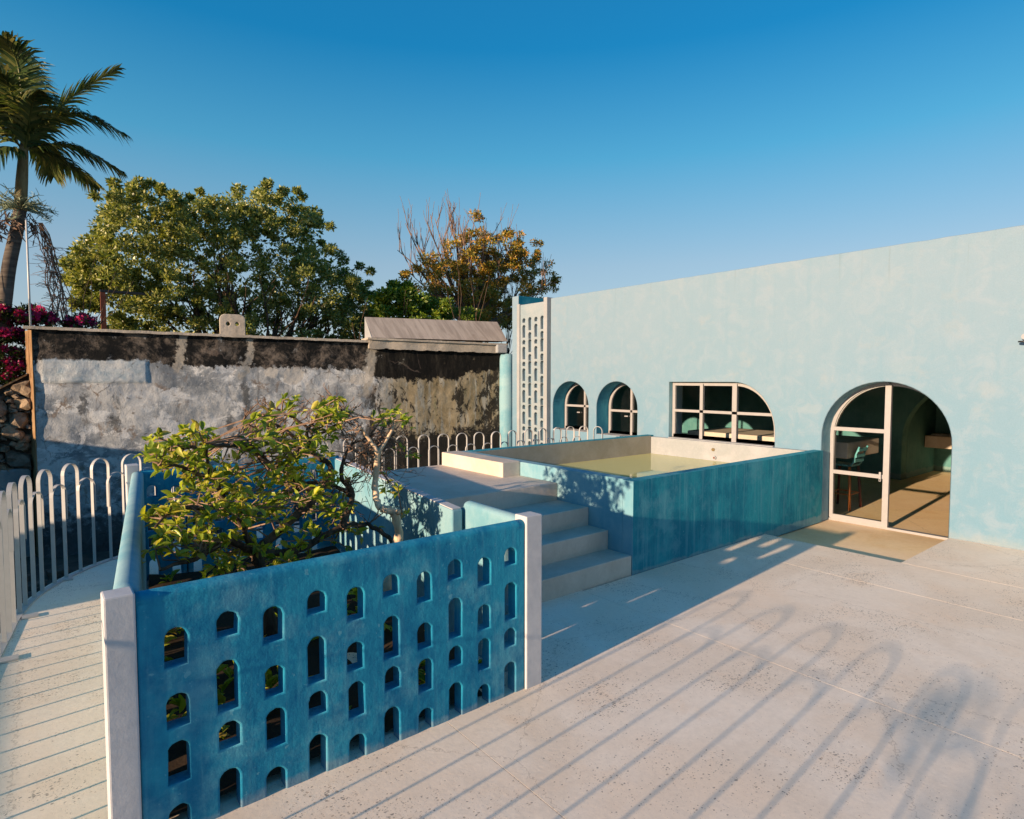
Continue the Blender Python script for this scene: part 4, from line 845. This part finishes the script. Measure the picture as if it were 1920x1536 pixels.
fr((75,170), (62,190), -1.2, .5, .8); fr((5,70), (35,130), -.6, .5, .7); fr((-60,120), (10,150), -.9, .55, .8); fr((-80,200), (-5,190), -.4, .5, .8); fr((-110,300), (-20,225), -.2, .55, .8)
fr((-70,360), (-10,280), -.8, .5, .9); fr((-90,150), (-10,160), .8, .5, .8); fr((60,130), (50,180), 1.3, .5, .7); fr((100,330), (80,270), 1.0, .45, .9); fr((30,90), (38,160), .5, .5, .9)
MB().tube([hub, P2(40, 150), P2(33, 62)], [.02, .015, .004], 6).obj('spear_leaf', M['palm'], pm)
m = MB()   # blossom tufts under the crownshaft
for k in range(46):
    a = rnd.uniform(0, 2*pi); e = Vector((cos(a), sin(a)*.8, rnd.uniform(-.5, .5))); s = P2(38, 392); q = s+e*rnd.uniform(.35, .62)
    c = [s, s.lerp(q, .5)+Vector((0, 0, .06)), q]; m.tube(c, [.012, .009, .004], 4, cap=False)
    for j in range(10):
        p = c[1].lerp(c[2], rnd.random()); f = p+Vector((rnd.uniform(-1, 1), rnd.uniform(-1, 1), rnd.uniform(-.6, 1))).normalized()*.13; m.tube([p, f], [.006, .003], 3, cap=False)
m.obj('blossom', M['bloom'], pm)
m = MB()
for k in range(26):
    s = P2(rnd.uniform(-30, 60), rnd.uniform(395, 410)); e = s+Vector((rnd.uniform(-.25, .2), rnd.uniform(-.3, .3), -rnd.uniform(.2, .5)))
    m.tube([s, s.lerp(e, .5)+Vector((rnd.uniform(-.1, .1), 0, 0)), e], [.01, .007, .004], 4, cap=False)
    for j in range(7): p = s.lerp(e, rnd.uniform(.3, 1)); m.tube([p, p+Vector((rnd.uniform(-.1, .1), rnd.uniform(-.1, .1), rnd.uniform(-.12, .02)))], [.012, .008], 3, cap=False)
m.obj('dry_seed_stalks', M['dry'], pm)
# --- dry hanging vine
m = MB()
for k in range(17):
    s = P2(70+rnd.uniform(-8, 12), 418, 14.2); e = P2(112+rnd.uniform(-25, 24), 605, 14.2+rnd.uniform(-.2, .2)); pts = [s]
    for i in range(1, 9): t = i/8; pts.append(s.lerp(e, t)+Vector((.16*sin(t*pi)*.4+rnd.uniform(-.07, .07), rnd.uniform(-.05, .05), rnd.uniform(-.03, .03))))
    m.tube(pts, [.010]*9, 4, cap=False)
    for j in range(12):
        p = rnd.choice(pts[2:]); q = p+Vector((rnd.uniform(-.32, .22), rnd.uniform(-.1, .1), rnd.uniform(-.12, .12))); m.tube([p, p.lerp(q, .5)+Vector((0, 0, rnd.uniform(-.05, .05))), q], [.005, .0045, .004], 3, cap=False)
tag(m.obj('dry_vine', M['dry']), 'bare brown vine hanging beside the palm trunk', 'vine')

# --- lime tree in the planter
lt = thing('lime_tree', 'gnarled lime tree with yellow-green leaves growing in the planter', 'tree', (1.55, 4.9, 0)); bm_ = MB(); pale = MB()
BR = [ # (points as (u, v, y)), start radius, end radius
 ([(520,1200,4.7),(492,1110,4.7),(488,1065,4.7),(478,1035,4.75)], .048, .038),
 ([(478,1035,4.75),(430,1015,4.6),(370,1045,4.45),(300,1068,4.3)], .026, .010),
 ([(478,1035,4.75),(530,990,4.8),(590,930,4.9),(560,905,5.0),(535,880,5.0)], .032, .02),
 ([(535,880,5.0),(500,870,4.9),(470,845,4.8),(430,835,4.7),(365,840,4.6),(330,835,4.5)], .022, .007),
 ([(535,880,5.0),(560,840,5.05),(595,815,5.1),(640,790,5.1),(640,760,5.1)], .02, .005),
 ([(500,870,4.9),(465,830,4.8),(440,820,4.8)], .028, .008),
 ([(590,930,4.9),(620,880,5.0),(590,850,5.1),(575,810,5.0),(600,780,5.0)], .03, .008),
 ([(478,1035,4.75),(560,1030,4.8),(640,990,4.9),(690,985,4.9),(725,1005,4.8),(738,1020,4.7)], .026, .014),
 ([(640,990,4.9),(660,930,5.0),(640,890,5.0),(655,840,5.1),(690,820,5.1)], .028, .007),
 ([(660,930,5.0),(620,910,5.1),(560,905,5.0)], .022, .012),
 ([(478,1035,4.75),(440,960,4.6),(400,900,4.5),(390,870,4.5),(385,830,4.4)], .02, .005),
 ([(400,900,4.5),(350,880,4.4),(300,870,4.4)], .014, .006),
 ([(440,960,4.6),(370,950,4.4),(320,960,4.3),(290,990,4.2)], .02, .006),
 ([(590,850,5.1),(520,800,5.0),(480,800,5.0),(455,790,5.0)], .014, .004),
 ([(595,815,5.1),(560,790,5.1),(510,765,5.2),(500,775,5.2)], .012, .003),
 ([(655,840,5.1),(700,850,5.1),(720,800,5.2),(740,780,5.2)], .013, .004)]
PBR = [([(742,1030,4.9),(748,1000,4.9),(740,965,4.9),(725,955,4.9)], .032, .03), ([(725,955,4.9),(712,950,4.95),(703,920,5.0),(706,880,5.05),(708,850,5.05)], .028, .02),
 ([(740,965,4.9),(748,960,4.85)], .02, .018), ([(708,850,5.05),(690,820,5.1),(672,800,5.1)], .016, .005), ([(708,850,5.05),(725,825,5.1),(742,790,5.1),(735,785,5.1)], .015, .005),
 ([(742,1030,4.9),(735,1060,4.85),(720,1120,4.8)], .034, .045)]
nodes = []
for src, mm in ((BR, bm_), (PBR, pale)):
    for pts, r0, r1 in src:
        P3 = [at_y(p[0], p[1], p[2]-(.45 if mm is bm_ else .95)) for p in pts]
        if pts[0][1] > 1150: P3[0] = Vector((P3[0].x, P3[0].y, .0))
        C = [Vector(p)+Vector((rnd.uniform(-.008, .008),)*3) for p in catmull([tuple(p) for p in P3], 5)]
        mm.tube(C, [(r0+(r1-r0)*i/(len(C)-1))*rnd.uniform(.85, 1.2) for i in range(len(C))], 8)
        for i, p in enumerate(C): nodes.append((p, r0+(r1-r0)*i/(len(C)-1), 1 if mm is pale else 0))
tw = MB(); tips = []; dead = []
TW = random.Random(21)
LEAFREG = [(350,870,75,1),(300,850,40,1),(560,800,70,.8),(640,770,40,1),(470,900,110,1),(380,960,90,1),(320,1000,60,1),(560,950,110,.8),(480,1010,110,.7),(620,1000,70,.5),(700,900,60,.12),(735,790,25,.9),(420,1040,70,.6),(600,870,80,.7),(780,850,12,.8)]
for u, v, r, dn in LEAFREG:
    for k in range(int(r*dn*.36)):
        a = TW.uniform(0, 2*pi); q = r*sqrt(TW.random()); e = at_y(u+q*cos(a), v+q*sin(a)*.85, TW.triangular(3.55, 5.25, 4.2))
        if e.z < .16: continue
        e.x = min(e.x, 2.28+max(0, e.y-3.6)*.14+(.5 if e.z > 1.15 else 0)); e.x = max(e.x, (.43+(e.y-3)*.13) if e.z < 1.15 else .3+(e.y-3)*.13)
        nb_ = min(nodes, key=lambda n: (n[0]-e).length+(.5 if n[2] else 0)); s = nb_[0]
        if (e-s).length > .75: s = e+(s-e)*.5/(e-s).length
        mid = s.lerp(e, .5)+Vector((TW.uniform(-.05, .05), TW.uniform(-.05, .05), TW.uniform(-.05, .07)))
        tw.tube([s, mid, e], [.007, .005, .003], 4, cap=False); tips.append((e, (e-mid).normalized()))
        if TW.random() < .6: tips.append((mid, Vector((TW.uniform(-1, 1), TW.uniform(-1, 1), .5)).normalized()))
for u, v, r, n in ((500,780,45,26),(690,850,55,52),(660,800,40,26),(715,830,28,34),(590,770,40,18),(560,900,60,22),(630,930,50,20),(705,930,35,10),(470,850,45,14),(745,830,25,12)):   # leafless twiggy zones
    for k in range(n):
        a = TW.uniform(0, 2*pi); q = r*sqrt(TW.random()); e = at_y(u+q*cos(a), v+q*sin(a), TW.uniform(4.3, 4.9)); nb_ = min(nodes, key=lambda n: (n[0]-e).length); s = nb_[0]
        if (e-s).length > .5: s = e+(s-e)*.4/(e-s).length
        grow(tw, s, (e-s), max(.08, (e-s).length*.7), .006, 2, TW, dead, .8, .05, 3, (1, 3), .35, .0022)
bm_.obj('trunk', M['bark'], lt, smooth=True); pale.obj('dead_branch', M['palebark'], lt, smooth=True); tw.obj('twigs', M['greybark'], lt)
def leaf_shape(w=.46, fold=.10, curl=-.12):
    """unit leaf along +x, ovate with midrib fold and curl"""
    st_ = [(0, .02), (.15, .55), (.4, 1), (.7, .8), (.9, .35), (1, 0)]; v = []; f = []
    for t, k in st_:
        z = curl*t*t; v += [(t, -w/2*k, z+fold*k*w), (t, 0, z), (t, w/2*k, z+fold*k*w)]
    for i in range(len(st_)-1): f += [(3*i, 3*i+3, 3*i+4, 3*i+1), (3*i+1, 3*i+4, 3*i+5, 3*i+2)]
    return v, f
LV = [leaf_shape(.46, .5, -.1), leaf_shape(.54, .3, -.28), leaf_shape(.42, .7, .08), leaf_shape(.5, .45, -.45)]
LM = []
for v, f in LV:
    me = bpy.data.meshes.new('leaf'); me.from_pydata(v, [], f); me.polygons.foreach_set('use_smooth', [True]*len(f)); me.materials.append(M['limeo']); LM.append(me)
leaves = []
for e, d in tips:
    for k in range(TW.randint(4, 8)):
        ax = (d*.5+Vector((TW.gauss(0, .65), TW.gauss(0, .65), TW.gauss(.3, .5)))).normalized(); nrm = (Vector((0, 0, 1))+Vector((TW.gauss(0, .45), TW.gauss(0, .45), 0))); sd = nrm.cross(ax)
        if sd.length < .1: continue
        sd.normalize(); up = ax.cross(sd); s = TW.triangular(.025, .10, .055); p = e-d*TW.uniform(0, .10)+ax*.01
        if p.z < .06: continue
        leaves.append((p, ax, sd, up, s, TW.randrange(4)))
camp = Vector((0, 0, 2)); leaves.sort(key=lambda l: (l[0]-camp).length/l[4])
for p, ax, sd, up, s, k in leaves[:300]:
    o = obj('leaf', LM[k], None, lt)
    o.matrix_basis = Matrix(((ax.x*s, sd.x*s, up.x*s, p.x), (ax.y*s, sd.y*s, up.y*s, p.y), (ax.z*s, sd.z*s, up.z*s, p.z), (0, 0, 0, 1)))
m = MB()
for p, ax, sd, up, s, k in leaves[300:]:
    v, f = LV[k]; m.add([p+(ax*a+sd*b+up*c)*s for a, b, c in v], f)
o = m.obj('leaves', M['lime'], lt, smooth=True); o['kind'] = 'stuff'
print('leaves', len(leaves), 'tips', len(tips))
# small plants and litter on the soil
m = MB(); 
for k in range(130):
    x = TW.uniform(.6, 2.25); y = TW.uniform(3.1, 6.5); z = .05
    for j in range(TW.randint(3, 6)):
        ax = Vector((TW.gauss(0, .7), TW.gauss(0, .7), TW.uniform(.0, .9))).normalized(); sd = Vector((0, 0, 1)).cross(ax).normalized(); up = ax.cross(sd); v, f = LV[j % 4]; s = TW.uniform(.05, .13)
        m.add([Vector((x, y, z+.02*j))+(ax*a+sd*b+up*c)*s for a, b, c in v], f)
tag(m.obj('ground_plants', M['lime']), 'small leafy plants and litter on the planter soil', 'plants', kind='stuff')

# guessed tree added outside the picture on the sun side: its crown throws the soft patch of shade at the lower right
yt = thing('added_shade_tree', 'small tree added beyond the railing to cast soft shade, outside the picture', 'tree', (-6.2, .15, -1.1)); m = MB(); m.tube([(-6.2, .15, -1.1), (-6.22, .17, .6), (-6.2, .16, 1.9)], [.03, .022, .012], 6); m.obj('trunk', M['bark'], yt)
cloud_obj('crown', leaf_cloud([Vector((-6.6+.2*k, .12+.11*k, 1.72+.13*((k*7) % 4))) for k in range(-2, 3)], [.16, .12, .2, .14, .10], 80, .09, RNG), M['tree'], yt)
